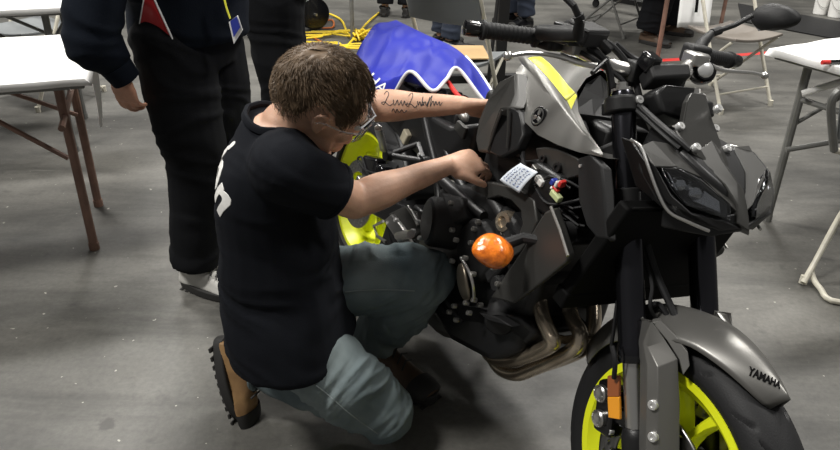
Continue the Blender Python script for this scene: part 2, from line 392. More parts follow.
# red tape line
pts = [Vector((1.2677, 5.1684, 0.0010)), Vector((1.5918, 5.4082, 0.0010)), Vector((2.1605, 5.5606, 0.0010)), Vector((2.8435, 5.7892, 0.0010)), Vector((3.4911, 6.0292, 0.0010))]
k = MB()
for a, b in zip(pts, pts[1:]):
    d = (b - a).normalized(); n_ = Vector((-d.y, d.x, 0)) * .035
    k.add([a - n_, b - n_, b + n_, a + n_], [(0, 1, 2, 3)])
tag(k.build('floor_tape', 'redtape', smooth=0), 'red tape line stuck across the floor at the back', 'tape')
# dark mat and buckets far right
ma = [Vector((3.0116, 6.9060, 0.0040)), Vector((3.6455, 6.1660, 0.0040)), Vector((4.0274, 6.8960, 0.0040)), Vector((3.3206, 7.8071, 0.0040))]
tag(MB().plate(ma, (0, 0, .008)).build('floor_mat', 'blackm', smooth=0), 'dark mat lying on the floor in front of the white buckets', 'mat')
for i, (p, lab) in enumerate((((3.9642, 7.3672, 0.0000), 'white plastic bucket by the mat, the left one'), ((4.0459, 7.2308, 0.0000), 'white plastic bucket by the mat, the right one'))):
    b = empty('bucket', p); tag(b, lab, 'bucket', 'white buckets')
    MB().lathe([(.055, 0), (.06, .005), (.068, .17), (.072, .175), (.072, .185), (.066, .185), (.056, .01)], (0, 0, 0), (0, 0, 1), 20).build('tub', 'white', b)
    MB().tube(smooth_path([(-.07, 0, .17), (-.05, -.05, .10), (0, -.075, .075), (.05, -.05, .10), (.07, 0, .17)], 4), .002, 6).build('handle', 'alu', b)
# equipment dolly
dl = empty('equipment_dolly', (2.0107, 7.2118, 0.0000), R(-50)); tag(dl, 'black steel dolly on castors standing at the back', 'dolly')
MB().box((0, 0, .12), (.9, .07, .05)).build('beam', 'black', dl, .004)
MB().box((0, .4, .12), (.9, .07, .05)).build('beam', 'black', dl, .004)
for x in (-.40, .40): MB().box((x, .2, .12), (.06, .36, .04)).build('cross_member', 'black', dl, .004)
for x in (-.40, .40):
    for y in (0, .4):
        MB().lathe([(.012, -.012), (.035, -.014), (.04, 0), (.035, .014), (.012, .012)], (x, y, .04), (0, 1, 0), 16).build('castor', 'rubber', dl)
        MB().box((x, y, .082), (.03, .04, .03)).build('castor_bracket', 'black', dl, .002)
# black display stand behind the handlebar
ds = empty('display_stand', (0.4622, 4.2317, 0.0000)); tag(ds, 'black square post stand behind the right handlebar grip', 'stand')
MB().box((0, 0, .75), (.062, .062, 1.45)).build('post', 'blackm', ds, .004)
MB().box((-.02, 0, .20), (.62, .045, .05), (0, 0, 6)).build('cross_beam', 'blackm', ds, .004)
MB().tube([(-.02, -.10, 1.2), (-.10, -.25, .02)], .011, 8).build('strut', 'blackm', ds)
MB().box((0, 0, .02), (.09, .62, .04)).build('foot', 'blackm', ds, .004)
# yellow extension cord
cord = empty('extension_cord', (-0.6397, 5.8905, 0.0000)); tag(cord, 'yellow extension cord coiled on the floor with orange ends', 'cord')
co = Vector(cord.location); rr = random.Random(4)
pl = []
for i in range(46):
    a = i * .47; rad = .26 + .12 * math.sin(i * 1.3) + rr.uniform(-.04, .04)
    pl.append((math.cos(a) * rad * 1.3 + .05 * math.sin(i * .21), math.sin(a) * rad * .9, .012 + .004 * (i % 7)))
MB().tube(smooth_path(pl, 4), .0085, 6).build('coil', 'cord', cord)
pk = [(-.1 + rr.uniform(-.09, .09) + .25, rr.uniform(-.1, .1) + .1, rr.uniform(.015, .09)) for i in range(26)]
MB().tube(smooth_path(pk, 5), .0085, 6).build('tangle', 'cord', cord)
def loc(p): return Vector(p) - co
MB().tube(smooth_path([loc((-0.9518, 6.5924, 0.0600)), loc((-0.9161, 6.8763, 0.0300)), loc((-0.7538, 6.6671, 0.0120)), loc((-0.6371, 6.1219, 0.0120)), loc((-0.5443, 5.8396, 0.0300))], 6), .010, 6).build('lead', 'cord', cord)
MB().tube(smooth_path([loc((-0.9279, 6.5319, 0.0200)), loc((-0.8354, 6.6608, 0.0120)), loc((-0.7936, 6.3767, 0.0120)), loc((-0.8844, 6.3308, 0.0120))], 6), .008, 6).build('orange_lead', 'cordo', cord)
MB().tube(smooth_path([loc((-0.4188, 7.0524, 0.0120)), loc((-0.4991, 6.5644, 0.0200)), loc((-0.5562, 5.9776, 0.0300)), loc((-0.6113, 5.6142, 0.0200)), loc((-0.6573, 5.4586, 0.0120))], 6), .009, 6).build('lead', 'cord', cord)
MB().tube(smooth_path([loc((-0.9592, 6.0627, 0.0120)), loc((-0.8198, 5.8284, 0.0120)), loc((-0.6051, 5.5522, 0.0200)), loc((-0.6465, 5.4295, 0.0120))], 6), .007, 6).build('orange_lead', 'cordo', cord)
# cable drum
cd = empty('cable_drum', (-0.9563, 6.3406, 0.0000)); tag(cd, 'round black cable drum beside the yellow cord', 'cable drum')
MB().lathe([(.02, -.05), (.13, -.05), (.135, -.04), (.06, -.035), (.06, .035), (.135, .04), (.13, .05), (.02, .05)], (0, 0, .135), (.5, -.8, .1), 28).build('drum', 'gloss', cd, .002)
MB().tube([(.02, -.05, .135), (.04, -.075, .137)], .012, 8).build('axle_cap', 'silver', cd)

# ------------------------------------------------------------------ motorcycle (x forward from the rear axle, y left, z up)
bike = bpy.data.objects.new('motorcycle', None); COL.objects.link(bike); bike.empty_display_size = .2
bike.location = (-.19688, 2.32256, 0); bike.rotation_euler = (-.21136, 0, -1.08025)
tag(bike, 'grey and black motorcycle with fluorescent yellow wheels and bodywork half removed', 'motorcycle')
BIKE = Matrix.Translation((-.19688, 2.32256, 0)) @ Euler((-.21136, 0, -1.08025)).to_matrix().to_4x4()
SA, SK, STEER = Vector((1.543, 0, 0)), Vector((-math.sin(R(25)), 0, math.cos(R(25)))), -.07151
SM = Matrix.Translation(SA) @ Matrix.Rotation(STEER, 4, SK) @ Matrix.Translation(-SA)
def bp_(k, name, m, steer=False, parent=None, **kw):
    if steer: k.map(lambda v: SM @ v)
    return k.build(name, m, parent or bike, **kw)
def both(k): 
    r = MB(); r.add(k.v, k.f); q = k.mirror(); r.add(q.v, q.f); return r
def bolt(c, ax, r=.008, h=.006, k=None):
    k = k or MB(); c = Vector(c); ax = Vector(ax).normalized()
    k.lathe([(r * .35, h * .55), (r * .4, h), (r * .85, h), (r, h * .6), (r, -h)], c, ax, 12); return k

def bolts(name, m, pts, ax, r, h, steer=False, parent=None):
    for p in pts: bp_(bolt(p, ax, r, h), name, m, steer, parent)

def wheel(name, cx, cz, rad, hw, steer, wide):
    c = Vector((cx, 0, cz)); n = 144
    rimr = .216
    # rim: barrel + flanges
    k = MB(); b = wide
    prof = [(rimr + .013, -b), (rimr + .013, -b + .006), (rimr, -b + .008), (rimr - .008, -b + .024), (rimr - .026, -b * .45), (rimr - .028, 0), (rimr - .026, b * .45), (rimr - .008, b - .024), (rimr, b - .008), (rimr + .013, b - .006), (rimr + .013, b),
            (rimr - .004, b - .001), (rimr - .018, b - .022), (rimr - .036, b * .40), (rimr - .038, 0), (rimr - .036, -b * .40), (rimr - .018, -b + .022), (rimr - .004, -b + .001)]
    k.lathe(prof, c, (0, 1, 0), 96, closed=True)
    k.lathe([(.030, -.045), (.045, -.04), (.05, 0), (.045, .04), (.030, .045)], c, (0, 1, 0), 32)
    w = bp_(k, name, 'yellow', steer, smooth=40)
    # spokes in five V pairs
    for i in range(10):
        pair, s = divmod(i, 2); a0 = math.radians(72 * pair + 17) + (.05 if s else -.05); a1 = math.radians(72 * pair + 17) + (.31 if s else -.31)
        q = MB(); rings = []
        for t in (0, .25, .5, .75, 1):
            a = a0 + (a1 - a0) * t; r = .042 + (rimr - .030 - .042) * t
            p = c + Vector((math.cos(a) * r, 0, math.sin(a) * r)); d = Vector((-math.sin(a), 0, math.cos(a)))
            hw_, hy = (.015 - .005 * math.sin(t * math.pi)), .020 + .006 * (1 - t)
            rings.append([p + d * hw_ * x + Vector((0, y * hy, 0)) for x, y in ((-1, -.6), (-.55, -1), (.55, -1), (1, -.6), (1, .6), (.55, 1), (-.55, 1), (-1, .6))])
        q.loft(rings); bp_(q, 'spoke', 'yellow', steer, w, smooth=30)
    # tyre with cut grooves
    k = MB(); m = 64
    def groove(a, v):
        f = (a / (2 * math.pi) * 10) % 1; s = 1 if v > 0 else -1; u = abs(v)
        g = 0
        for f0, f1, u0, u1 in ((.12, .50, .16, .60), (.60, .86, .50, .84), (.30, .38, .62, .82)):
            if u0 < u < u1:
                t = (u - u0) / (u1 - u0); ff = f0 + (f1 - f0) * (t ** 1.5)
                d = abs(((f + (.5 if s > 0 else 0)) % 1) - ff)
                d = min(d, 1 - d); e = min(1, (u - u0) / .06, (u1 - u) / .06); g = max(g, max(0, 1 - (d / .042) ** 2) * max(0, e))
        return g
    rings = []
    nn = 480
    for i in range(nn):
        a = 2 * math.pi * i / nn; ring = []
        for j in range(m + 1):
            v = -1 + 2 * j / m; ph = v * 1.62
            y = hw * math.sin(ph) / math.sin(1.62) if abs(v) < 1 else hw * v
            r = rad - hw * .88 * (1 - math.cos(ph))
            r -= .007 * groove(a, v)
            ring.append(c + Vector((math.cos(a) * r, y, math.sin(a) * r)))
        e = rimr + .006
        ring += [c + Vector((math.cos(a) * e, hw * .80, math.sin(a) * e)), c + Vector((math.cos(a) * e, -hw * .80, math.sin(a) * e))]
        rings.append(ring)
    k.loft(rings, closed=True)
    bp_(k, 'tyre', 'rubber', steer, w, smooth=38)
    return w
def disc(parent, c, y, r0, r1, steer, name='brake_disc'):
    k = MB(); n, m = 120, 9; c = Vector(c)
    idx = lambda i, j: (i % n) * (m + 1) + j
    vs = []
    for i in range(n):
        for j in range(m + 1):
            a = 2 * math.pi * i / n; r = r0 + (r1 - r0) * j / m
            vs.append(c + Vector((math.cos(a) * r, y, math.sin(a) * r)))
    fs = []
    for i in range(n):
        for j in range(m):
            if j in (2, 4, 6) and (i + j) % 6 == 0: continue
            fs.append((idx(i, j), idx(i + 1, j), idx(i + 1, j + 1), idx(i, j + 1)))
    k.add(vs, fs); d = bp_(k, name, 'disc', steer, parent, solid=.005, off=0, smooth=30)
    return d
fw_ = wheel('front_wheel', 1.44, .30, .300, .060, True, .054)
rw_ = wheel('rear_wheel', 0, .315, .315, .092, False, .082)
for s in (-1, 1):
    disc(fw_, (1.44, 0, .30), s * .070, .098, .149, True)
    k = MB()
    for i in range(5):
        a = R(72 * i + 30); a2 = a + .35
        k.tube([Vector((1.44 + math.cos(a) * .045, s * .060, .30 + math.sin(a) * .045)), Vector((1.44 + math.cos(a2) * .104, s * .070, .30 + math.sin(a2) * .104))], .008, 8)
    k.lathe([(.02, s * .05), (.045, s * .052), (.045, s * .062), (.02, s * .064)], (1.44, 0, .30), (0, 1, 0), 24)
    bp_(k, 'disc_carrier', 'black', True, fw_)
disc(rw_, (0, 0, .315), -.098, .08, .122, False)
bp_(MB().lathe([(.004, -.135), (.013, -.134), (.013, .134), (.004, .135)], (1.44, 0, .30), (0, 1, 0), 16), 'axle', 'silver', True, fw_)

# forks
def FP(s, y): return Vector((1.445 - .457 * s, y, .30 + .8895 * s))
FDIR = Vector((-.457, 0, .8895))
for y in (-.102, .102):
    sd = 'right' if y < 0 else 'left'
    o = bp_(MB().lathe([(.0295, .245), (.031, .25), (.031, .265), (.0285, .272), (.0285, .555), (.0245, .60), (.0245, .775), (.022, .782)], FP(0, y), FDIR, 32), 'fork_tube', 'fork', True)
    bp_(MB().lathe([(.0300, .235), (.0310, .238), (.0310, .249), (.0300, .252)], FP(0, y), FDIR, 28), 'seal_ring', 'gloss', True, o)
    bp_(MB().lathe([(.0215, .07), (.0215, .27)], FP(0, y), FDIR, 28), 'fork_slider', 'silver', True, o)
    k = MB().lathe([(.025, -.01), (.030, .0), (.030, .085), (.0265, .10), (.022, .105)], FP(0, y), FDIR, 24)
    k.box(FP(.0, y) + Vector((.012, 0, -.01)), (.075, .052, .06), (0, 25, 0))
    bp_(k, 'fork_foot', 'black', True, o, bevel=.004)
    bp_(MB().lathe([(.006, .80), (.012, .80), (.012, .79), (.0225, .788), (.0225, .775)], FP(0, y), FDIR, 6), 'fork_cap', 'silver', True, o)
    # caliper behind the leg
    s = -1 if y < 0 else 1
    k = MB(); base = FP(.09, y) + Vector((-.088, s * -.022, -.004))
    k.box(base, (.055, .075, .115), (0, -14, 0)); k.box(base + Vector((.045, s * .012, .01)), (.06, .03, .05), (0, -14, 0))
    cal = bp_(k, 'brake_caliper', 'gloss', True, bevel=.010, seg=3)
    for px in ((-.014, .030), (.002, -.022)):
        p = base + Vector((px[0], s * .036, px[1]))
        bp_(MB().lathe([(.004, .008), (.011, .010), (.014, .006), (.0165, .012), (.0185, .010), (.0185, -.004)], p, (0, s, 0), 22), 'piston_cap', 'silver', True, cal)
    bolts('caliper_bolt', 'chrome', (base + Vector((.02, s * .038, .055)), base + Vector((.032, s * .03, -.035))), (0, s, 0), .007, .005, True, cal)
    # reflector bracket
    if s < 0:
        q = V((1.3165, -0.1370, 0.4629), (1.3415, -0.1320, 0.4801), (1.3586, -0.1320, 0.4414), (1.3339, -0.1370, 0.4234), (1.3538, -0.1370, 0.3859), (1.3798, -0.1320, 0.4007))
        rf = bp_(MB().plate(q[:4], (-.002, .008, 0)), 'reflector', 'brownref', True, bevel=.002)
        bp_(MB().plate([q[3], q[2], q[5], q[4]], (-.002, .008, 0)), 'reflector_lower_half', 'amber', True, rf, bevel=.002)
        bp_(MB().tube([FP(.24, y) + Vector((-.046, -.02, 0)), FP(.34, y) + Vector((-.03, -.012, 0)), FP(.37, y) + Vector((-.02, -.004, 0))], .004, 8), 'bracket', 'black', True, rf)
    # clamps
    k = MB().lathe([(.030, -.038), (.036, -.036), (.036, -.002), (.0345, 0), (.0345, .003), (.036, .005), (.036, .034), (.030, .036)], FP(.548, y), FDIR, 28)
    k.box(FP(.548, y * .72) + Vector((.012, 0, 0)), (.06, .06, .064), (0, -27, 0))
    lc = bp_(k, 'lower_clamp', 'blackm', True, bevel=.002)
    bolts('clamp_bolt', 'chrome', (FP(.567, y * .68) + Vector((.046, 0, .018)), FP(.535, y * .68) + Vector((.046, 0, .018))), (1, 0, .5), .008, .006, True, lc)
k = MB(); k.box(FP(.548, 0) + Vector((-.012, 0, 0)), (.055, .16, .055), (0, -27, 0))
bp_(k, 'steering_bridge', 'blackm', True, bevel=.006)
k = MB()
for y in (-.107, .107): k.lathe([(.027, -.017), (.033, -.016), (.033, .012), (.029, .016), (.0245, .016)], FP(.755, y), FDIR, 24)
k.plate([FP(.74, -.125) + Vector((.01, 0, 0)), FP(.74, .125) + Vector((.01, 0, 0)), FP(.74, .09) + Vector((-.075, 0, -.03)), FP(.74, -.09) + Vector((-.075, 0, -.03))], FDIR * .026)
tc_ = bp_(k, 'top_clamp', 'blackm', True, bevel=.003)
bolts('clamp_bolt', 'chrome', (FP(.762, -.088) + Vector((.028, 0, .012)), FP(.762, -.055) + Vector((.028, 0, .012))), (1, -.1, .5), .009, .006, True, tc_)

# front mudguard
def V(*a): return [Vector(p) for p in a]
def fender(u, v):
    a = R(62 + 98 * u); x = 2 * v - 1
    w = .014 + .070 * min(1, max(0.0, u) / .38) ** .62
    w *= 1 if u < .75 else 1 - .2 * (u - .75) / .25
    drop = (.026 + .030 * min(1, max(0, (u - .30) / .35))) * abs(x) ** 2.6 + .012 * abs(x)
    r = .338 + .004 * math.sin(u * 3.14) - drop
    return Vector((1.44 + math.cos(a) * r, w * x, .30 + math.sin(a) * r))
fen = bp_(MB().grid(fender, 46, 18), 'front_mudguard', 'grey', True, solid=.004, smooth=60)
for s in (-1, 1):
    # faceted leg panel in front of the fork leg
    m_ = lambda p: Vector((p[0], p[1] * -s, p[2]))
    L_ = V((1.3525, -0.1120, 0.6142), (1.3591, -0.1180, 0.5687), (1.3913, -0.1250, 0.5405), (1.4228, -0.1300, 0.4825), (1.4598, -0.1300, 0.3925), (1.4819, -0.1280, 0.3376))
    N_ = V((1.3530, -0.1100, 0.6144), (1.3719, -0.1160, 0.5677), (1.4127, -0.1200, 0.5502), (1.4414, -0.1220, 0.4907), (1.4781, -0.1220, 0.4018), (1.4995, -0.1220, 0.3475))
    Q_ = V((1.3536, -0.1080, 0.6146), (1.3871, -0.0920, 0.5890), (1.4189, -0.0820, 0.5682), (1.4549, -0.0820, 0.4996), (1.4938, -0.0820, 0.4123), (1.5172, -0.0820, 0.3598))
    sec = [[m_(a), m_(b), m_(c), m_(c + Vector((-.045, .004, -.018))), m_(a + Vector((-.030, .012, -.012)))] for a, b, c in zip(L_, N_, Q_)]
    k = MB().loft(sec); lp = bp_(k, 'mudguard_leg', 'grey', True, fen, bevel=.003, smooth=30)
    bolts('leg_bolt', 'chrome', [m_(p) for p in ((1.4371, -0.1270, 0.4812), (1.4620, -0.1270, 0.4253))], (.3, s, .1), .010, .005, True, fen)
    web = [m_(p) for p in ((1.3510, -0.1040, 0.6103), (1.3861, -0.0880, 0.5879), (1.4202, -0.0800, 0.5665), (1.4409, -0.0800, 0.5445), (1.4458, -0.0780, 0.5704), (1.4295, -0.0760, 0.5905), (1.3936, -0.0780, 0.6031), (1.3515, -0.0850, 0.6135))]
    bp_(MB().plate(web, (-.01, -s * .008, 0)), 'leg_web', 'grey', True, fen, bevel=.002)
def on_fender(p, z, h):
    # wrap letters onto the mudguard skin
    d = p - Vector((1.44, 0, .30)); a = math.degrees(math.atan2(d.z, d.x)); u = (a - 62) / 98
    w = .014 + .070 * min(1, max(0.0, u) / .38) ** .62
    x = max(-.98, min(.98, p.y / w)); q = fender(u, (x + 1) / 2); n = Vector((math.cos(R(a)), 0, math.sin(R(a)))); n = (n + Vector((0, .55 * x, 0))).normalized()
    return q + n * (.0012 + h)
tx = place_text('lettering', 'YAMAHA', .0185, (1.5537, -0.0180, 0.6129), Vector((1.5702, -0.0100, 0.6194)) - Vector((1.5356, -0.0260, 0.5987)), Vector((1.5542, -0.0260, 0.6270)) - Vector((1.5744, -0.0460, 0.6106)), 'printblack', fen, .0006, on_fender, cut=.004, spacing=1.0, bold=.0007)
tx.data.transform(SM)

# handlebar (steered)
hb = [(.918, -.362, 1.060), (.935, -.28, 1.062), (.965, -.20, 1.062), (1.00, -.14, 1.045), (1.045, -.09, 1.035), (1.055, 0, 1.033), (1.045, .09, 1.035), (1.00, .14, 1.045), (.965, .20, 1.062), (.935, .28, 1.062), (.918, .362, 1.058)]
hp = smooth_path(hb, 6)
rad = [.011 if abs(p.y) > .17 else .011 + .0035 * min(1, (.17 - abs(p.y)) / .05) for p in hp]
hbo = bp_(MB().tube(hp, rad, 16), 'handlebar', 'silver', True)
for y in (-.06, .06):
    bp_(MB().box((1.052, y, 1.033), (.046, .030, .042)).lathe([(.014, -.06), (.017, -.055), (.017, -.01)], (1.052, y, 1.033), (.25, 0, .97), 16), 'riser', 'blackm', True, hbo, bevel=.006)
for s in (-1, 1):
    d = Vector((-.035, s * .11, -.002)).normalized() if 0 else (Vector(hb[0 if s < 0 else -1]) - Vector(hb[1 if s < 0 else -2])).normalized()
    e = Vector((.918, s * .362, 1.060))
    prof = [(.0165, -.128), (.0225, -.126), (.0225, -.120), (.0165, -.117), (.0165, -.03), (.017, -.012), (.0205, -.010), (.0205, -.004), (.0155, -.002), (.0155, .0)]
    k = MB().lathe(prof, e, d, 24)
    for i in range(10): k.lathe([(.0166, -.11 + i * .0095), (.0174, -.108 + i * .0095), (.0174, -.106 + i * .0095), (.0166, -.104 + i * .0095)], e, d, 24)
    g = bp_(k, 'grip', 'rubber', True, hbo, smooth=40)
    bp_(MB().lathe([(.008, .034), (.0155, .032), (.0165, .022), (.0155, .004), (.013, .002), (.013, -.004)], e, d, 20), 'bar_end', 'gloss', True, hbo)
    # switch housing
    f = e - d * .158
    bp_(MB().box(f, (.052, .055, .046), (0, 0, s * -14)).box(f + Vector((.026, 0, -.006)), (.022, .03, .03), (0, 0, s * -14)), 'switch_housing', 'blackm', True, hbo, bevel=.009, seg=3)
    # lever
    pv = e - d * .185 + Vector((.040, 0, -.006))
    lv = [pv, pv + Vector((.022, s * .04, -.012)), pv + Vector((.030, s * .09, -.012)), pv + Vector((.022, s * .15, -.012)), pv + Vector((.030, s * .185, -.014))]
    if s < 0: lv = [Vector((1.0655, -0.1650, 1.0375)), Vector((1.0424, -0.1950, 1.0355)), Vector((1.0328, -0.2450, 1.0429)), Vector((1.0221, -0.3000, 1.0415)), Vector((1.0319, -0.3550, 1.0329))]
    lp_ = smooth_path(lv, 5)
    k = MB().tube(lp_, [.0085 - .003 * min(1, i / 12) for i in range(len(lp_))], 10, flat=.8); k.ell(lp_[-1], (.0095, .0095, .0095), 14, 8)
    bp_(k, 'brake_lever' if s < 0 else 'clutch_lever', 'silver', True, hbo)
    k = MB().box(pv + Vector((-.010, -s * .006, .0)), (.05, .045, .030), (0, 0, s * -12)); k.tube([pv + Vector((-.034, 0, 0)), pv], .016, 12)
    bp_(k, 'lever_perch', 'alu' if s < 0 else 'silver', True, hbo, bevel=.006)
# reservoir (right), box shape tilted
rs = e = Vector((1.0137, -0.1650, 1.0864))
bp_(MB().box(rs, (.045, .085, .032), (0, 12, 22)).box(rs + Vector((0, 0, .017)), (.05, .09, .008), (0, 12, 22)), 'brake_reservoir', 'blackm', True, bevel=.004)
bp_(MB().box((1.0001, -0.2000, 1.0841), (.05, .06, .04), (0, 0, 16)).tube(smooth_path([(0.9911, -0.2200, 1.0883), (0.9949, -0.1900, 1.1042), (1.0058, -0.1500, 1.0903), (1.0275, -0.1100, 1.0620)], 5), .012, 10), 'master_cylinder', 'black', True, bevel=.006)
# mirrors
for s in (-1, 1):
    rt_ = Vector((.965, s * .245, 1.075))
    if s > 0: ms = [Vector((0.9160, 0.2450, 1.0692)), Vector((0.9007, 0.2700, 1.0923)), Vector((0.8910, 0.3000, 1.1150)), Vector((0.8885, 0.3700, 1.1412)), Vector((0.8860, 0.4200, 1.1682))]
    else: ms = [rt_, Vector((1.0708, -0.2350, 1.0949)), Vector((1.0790, -0.2450, 1.1218)), Vector((1.0769, -0.2650, 1.1449)), Vector((.955, -.345, 1.225))]
    k = MB().tube(ms[:2] + [ms[2]], [.017, .015, .009], 12); k.tube(ms[2:], .0065, 10); k.tube([ms[2], lerp(ms[2], ms[3], .35)], .0105, 10)
    st_ = bp_(k, 'mirror_stem', 'blackm', True)
    c = Vector((0.8793, 0.5000, 1.1709)) if s > 0 else Vector((.945, -.43, 1.255))
    if s > 0:
        ol = [(0.8516, 0.4600, 1.1589), (0.8546, 0.4700, 1.1906), (0.8816, 0.4900, 1.2123), (0.9101, 0.5200, 1.2034), (0.9298, 0.5350, 1.1865), (0.9326, 0.5300, 1.1692), (0.9198, 0.5150, 1.1502), (0.8862, 0.4750, 1.1319)]
        ol = [Vector(p) for p in ol]
    else:
        ol = [c + Vector((0, -y, z)) for y, z in ((-.09, -.01), (-.07, .035), (-.02, .06), (.05, .04), (.09, .01), (.08, -.02), (.04, -.045), (-.05, -.05))]
    cc = sum(ol, Vector()) / len(ol)
    th = Vector((.045, -s * .012, .006))
    rings = [[cc + (p - cc) * f + th * h for p in ol] for f, h in ((.97, -.42), (1, -.32), (1, -.1), (.93, .35), (.75, .75), (.35, 1.0))]
    mh = bp_(MB().loft(rings), 'mirror_head', 'blackm', True, st_, smooth=50, sub=1)
    bp_(MB().plate([cc + (p - cc) * .9 + th * -.44 for p in ol], th * .02), 'mirror_glass', 'mirror', True, st_)

# instrument cluster behind the headlight
k = MB()
cl = [(1.0898, -0.0500, 1.0611), (1.1070, 0.0550, 1.0700), (1.1142, 0.0600, 1.0555), (1.1212, -0.0500, 1.0444)]
dz = Vector((-.03, 0, -.03))
bp_(MB().plate([Vector((1.0957, -0.0600, 1.0597)), Vector((1.0878, 0.0550, 1.0675)), Vector((1.1088, 0.0500, 1.0449)), Vector((1.1214, -0.0600, 1.0356))], (-.025, 0, -.035)), 'instrument_cluster', 'blackm', True, bevel=.006, seg=3)
bp_(MB().plate([Vector((1.1430, -0.0700, 1.0122)), Vector((1.1502, -0.0500, 1.0317)), Vector((1.1335, 0.0500, 1.0282)), Vector((1.1206, 0.0600, 0.9955)), Vector((1.1743, 0.0100, 0.9642)), Vector((1.1723, -0.0600, 0.9806))], (-.05, 0, -.03)), 'cluster_shroud', 'black', True, bevel=.008, seg=3)
bp_(MB().box((1.0816, -0.0500, 1.0592), (.035, .035, .035), (0, 20, 15)), 'ignition_cover', 'gloss', True, bevel=.005)
# silver and glossy horn-like left switch parts
bp_(MB().ell((0.9536, 0.2000, 1.0501), (.022, .032, .016), 18, 10, (20, 0, 30)), 'clutch_cover_cap', 'silver', True)
bp_(MB().lathe([(.004, .012), (.021, .010), (.023, .004), (.027, .006), (.030, .0), (.030, -.018)], (1.0062, 0.1900, 1.0411), (.86, -.35, .36), 22), 'bar_end_cap', 'gloss', True)
bp_(MB().lathe([(.003, .014), (.013, .013), (.019, .008)], (1.0071, 0.1880, 1.0434), (.86, -.35, .36), 20), 'bar_end_disc', 'chrome', True)

# headlight: cowl, lenses, brows, fly screen
def V(*a): return [Vector(p) for p in a]
def mir(p): return Vector((p[0], -p[1], p[2]))
def sym_part(pts, th, name, m, bevel=.004, smooth=30, solidvec=None):
    res = []
    for s in (1, -1):
        q = [Vector((p[0], p[1] if s > 0 else -p[1], p[2])) for p in pts]; t = Vector((th[0], th[1] * s, th[2]))
        res.append(bp_(MB().plate(q, t), name, m, True, bevel=bevel, smooth=smooth))
    return res
noseb, noset = Vector((1.385, 0, .815)), Vector((1.345, 0, .905))
# brow panel (upper face of the cowl), right side traced then mirrored
Br = V((1.2286, -0.1550, 0.9262), (1.2349, -0.1300, 0.9372), (1.2356, -0.0900, 0.9370), (1.2683, -0.0550, 0.9155), (1.3093, -0.0220, 0.8791), (1.3586, -0.0120, 0.8652), (1.3785, -0.0040, 0.8476), (1.3700, -0.0300, 0.8661), (1.3303, -0.0850, 0.9027), (1.3012, -0.1200, 0.9104), (1.2828, -0.1500, 0.9047))
sym_part(Br, (-.035, .0, -.022), 'headlight_brow', 'dgrey', .003)
# side cheek
Ch = V((1.2317, -0.1580, 0.9272), (1.2857, -0.1530, 0.9058), (1.3259, -0.1350, 0.8672), (1.3562, -0.1050, 0.8446), (1.3805, -0.0350, 0.8368), (1.3903, -0.0040, 0.8266), (1.3789, -0.0450, 0.8180), (1.3464, -0.1200, 0.8324), (1.3059, -0.1500, 0.8528), (1.2588, -0.1620, 0.8894))
sym_part(Ch, (-.03, .012, -.006), 'headlight_cheek', 'black', .003)
# lens and reflector bowl
Ln = V((1.2933, -0.1400, 0.9050), (1.3090, -0.1180, 0.9115), (1.3376, -0.0860, 0.8998), (1.3711, -0.0340, 0.8666), (1.3808, -0.0320, 0.8409), (1.3688, -0.0800, 0.8500), (1.3442, -0.1120, 0.8533), (1.3247, -0.1320, 0.8745))
lens = sym_part(Ln, (.002, -.001, .002), 'headlight_lens', 'glass', 0)
for s in (1, -1):
    L_ = [Vector((p.x, p.y * s, p.z)) for p in Ln]; cc = sum(L_, Vector()) / len(L_)
    back = Vector((-.060, 0, .0)) 
    rings = [[cc + (p - cc) * f + back * h for p in L_] for f, h in ((1.0, .12), (.85, .6), (.5, .95), (.05, 1.0))]
    hbk = MB().loft(rings, cap=False)
    bp_(hbk, 'headlight_bowl', 'gloss', True, solid=.003)
    # projector units and bright strips inside
    for f, rr_ in ((.30, .017), (-.35, .015)):
        c = cc + (L_[3] - L_[0]) * f * .35 + back * .42
        bp_(MB().lathe([(.002, .010), (rr_ * .7, .007), (rr_, .0), (rr_ * 1.1, -.002), (rr_ * 1.1, -.02)], c, (.8, -s * .45 * -1 if 0 else (-.45 if s > 0 else .45), .1), 20), 'projector', 'lampin', True)
    k = MB()
    a_, b_ = L_[0], L_[7]
    k.plate([lerp(a_, cc, .18) + back * .14, lerp(a_, cc, .24) + back * .14, lerp(b_, cc, .30) + back * .16, lerp(b_, cc, .22) + back * .16], back * .05)
    k.plate([lerp(L_[3], cc, .1) + back * .3, lerp(L_[4], cc, .1) + back * .3, lerp(L_[5], cc, .25) + back * .55, lerp(L_[2], cc, .3) + back * .55], back * .05)
    bp_(k, 'running_light', 'lampin', True)
bp_(MB().plate([(1.388, 0, .822), (1.37, .05, .800), (1.30, .11, .79), (1.28, 0, .785), (1.30, -.11, .79), (1.37, -.05, .800)], (-.01, 0, .035)), 'headlight_chin', 'black', True, bevel=.004)
# centre prow between the two lamps
pr = [[Vector(p) for p in r] for r in (((1.2678, -0.0580, 0.9233), (1.2549, 0.0000, 0.9530), (1.2811, 0.0500, 0.9104)), ((1.2975, -0.0420, 0.9146), (1.2928, 0.0000, 0.9259), (1.2999, 0.0360, 0.9028)), ((1.3277, -0.0280, 0.8905), (1.3291, 0.0000, 0.8954), (1.3342, 0.0200, 0.8814)), ((1.3568, -0.0140, 0.8624), (1.3575, 0.0000, 0.8647), (1.3596, 0.0100, 0.8615)), ((1.3705, -0.0140, 0.8319), (1.3881, 0.0000, 0.8234), (1.3766, 0.0080, 0.8384)))]
pr = [[p + Vector((.014, 0, .004)) * (i > 1) for p in r] for i, r in enumerate(pr)]
k = MB(); k.loft([[a, b_, c, c + Vector((-.05, 0, -.03)), a + Vector((-.05, 0, -.03))] for a, b_, c in pr]); bp_(k, 'headlight_prow', 'dgrey', True, bevel=.002, smooth=30)
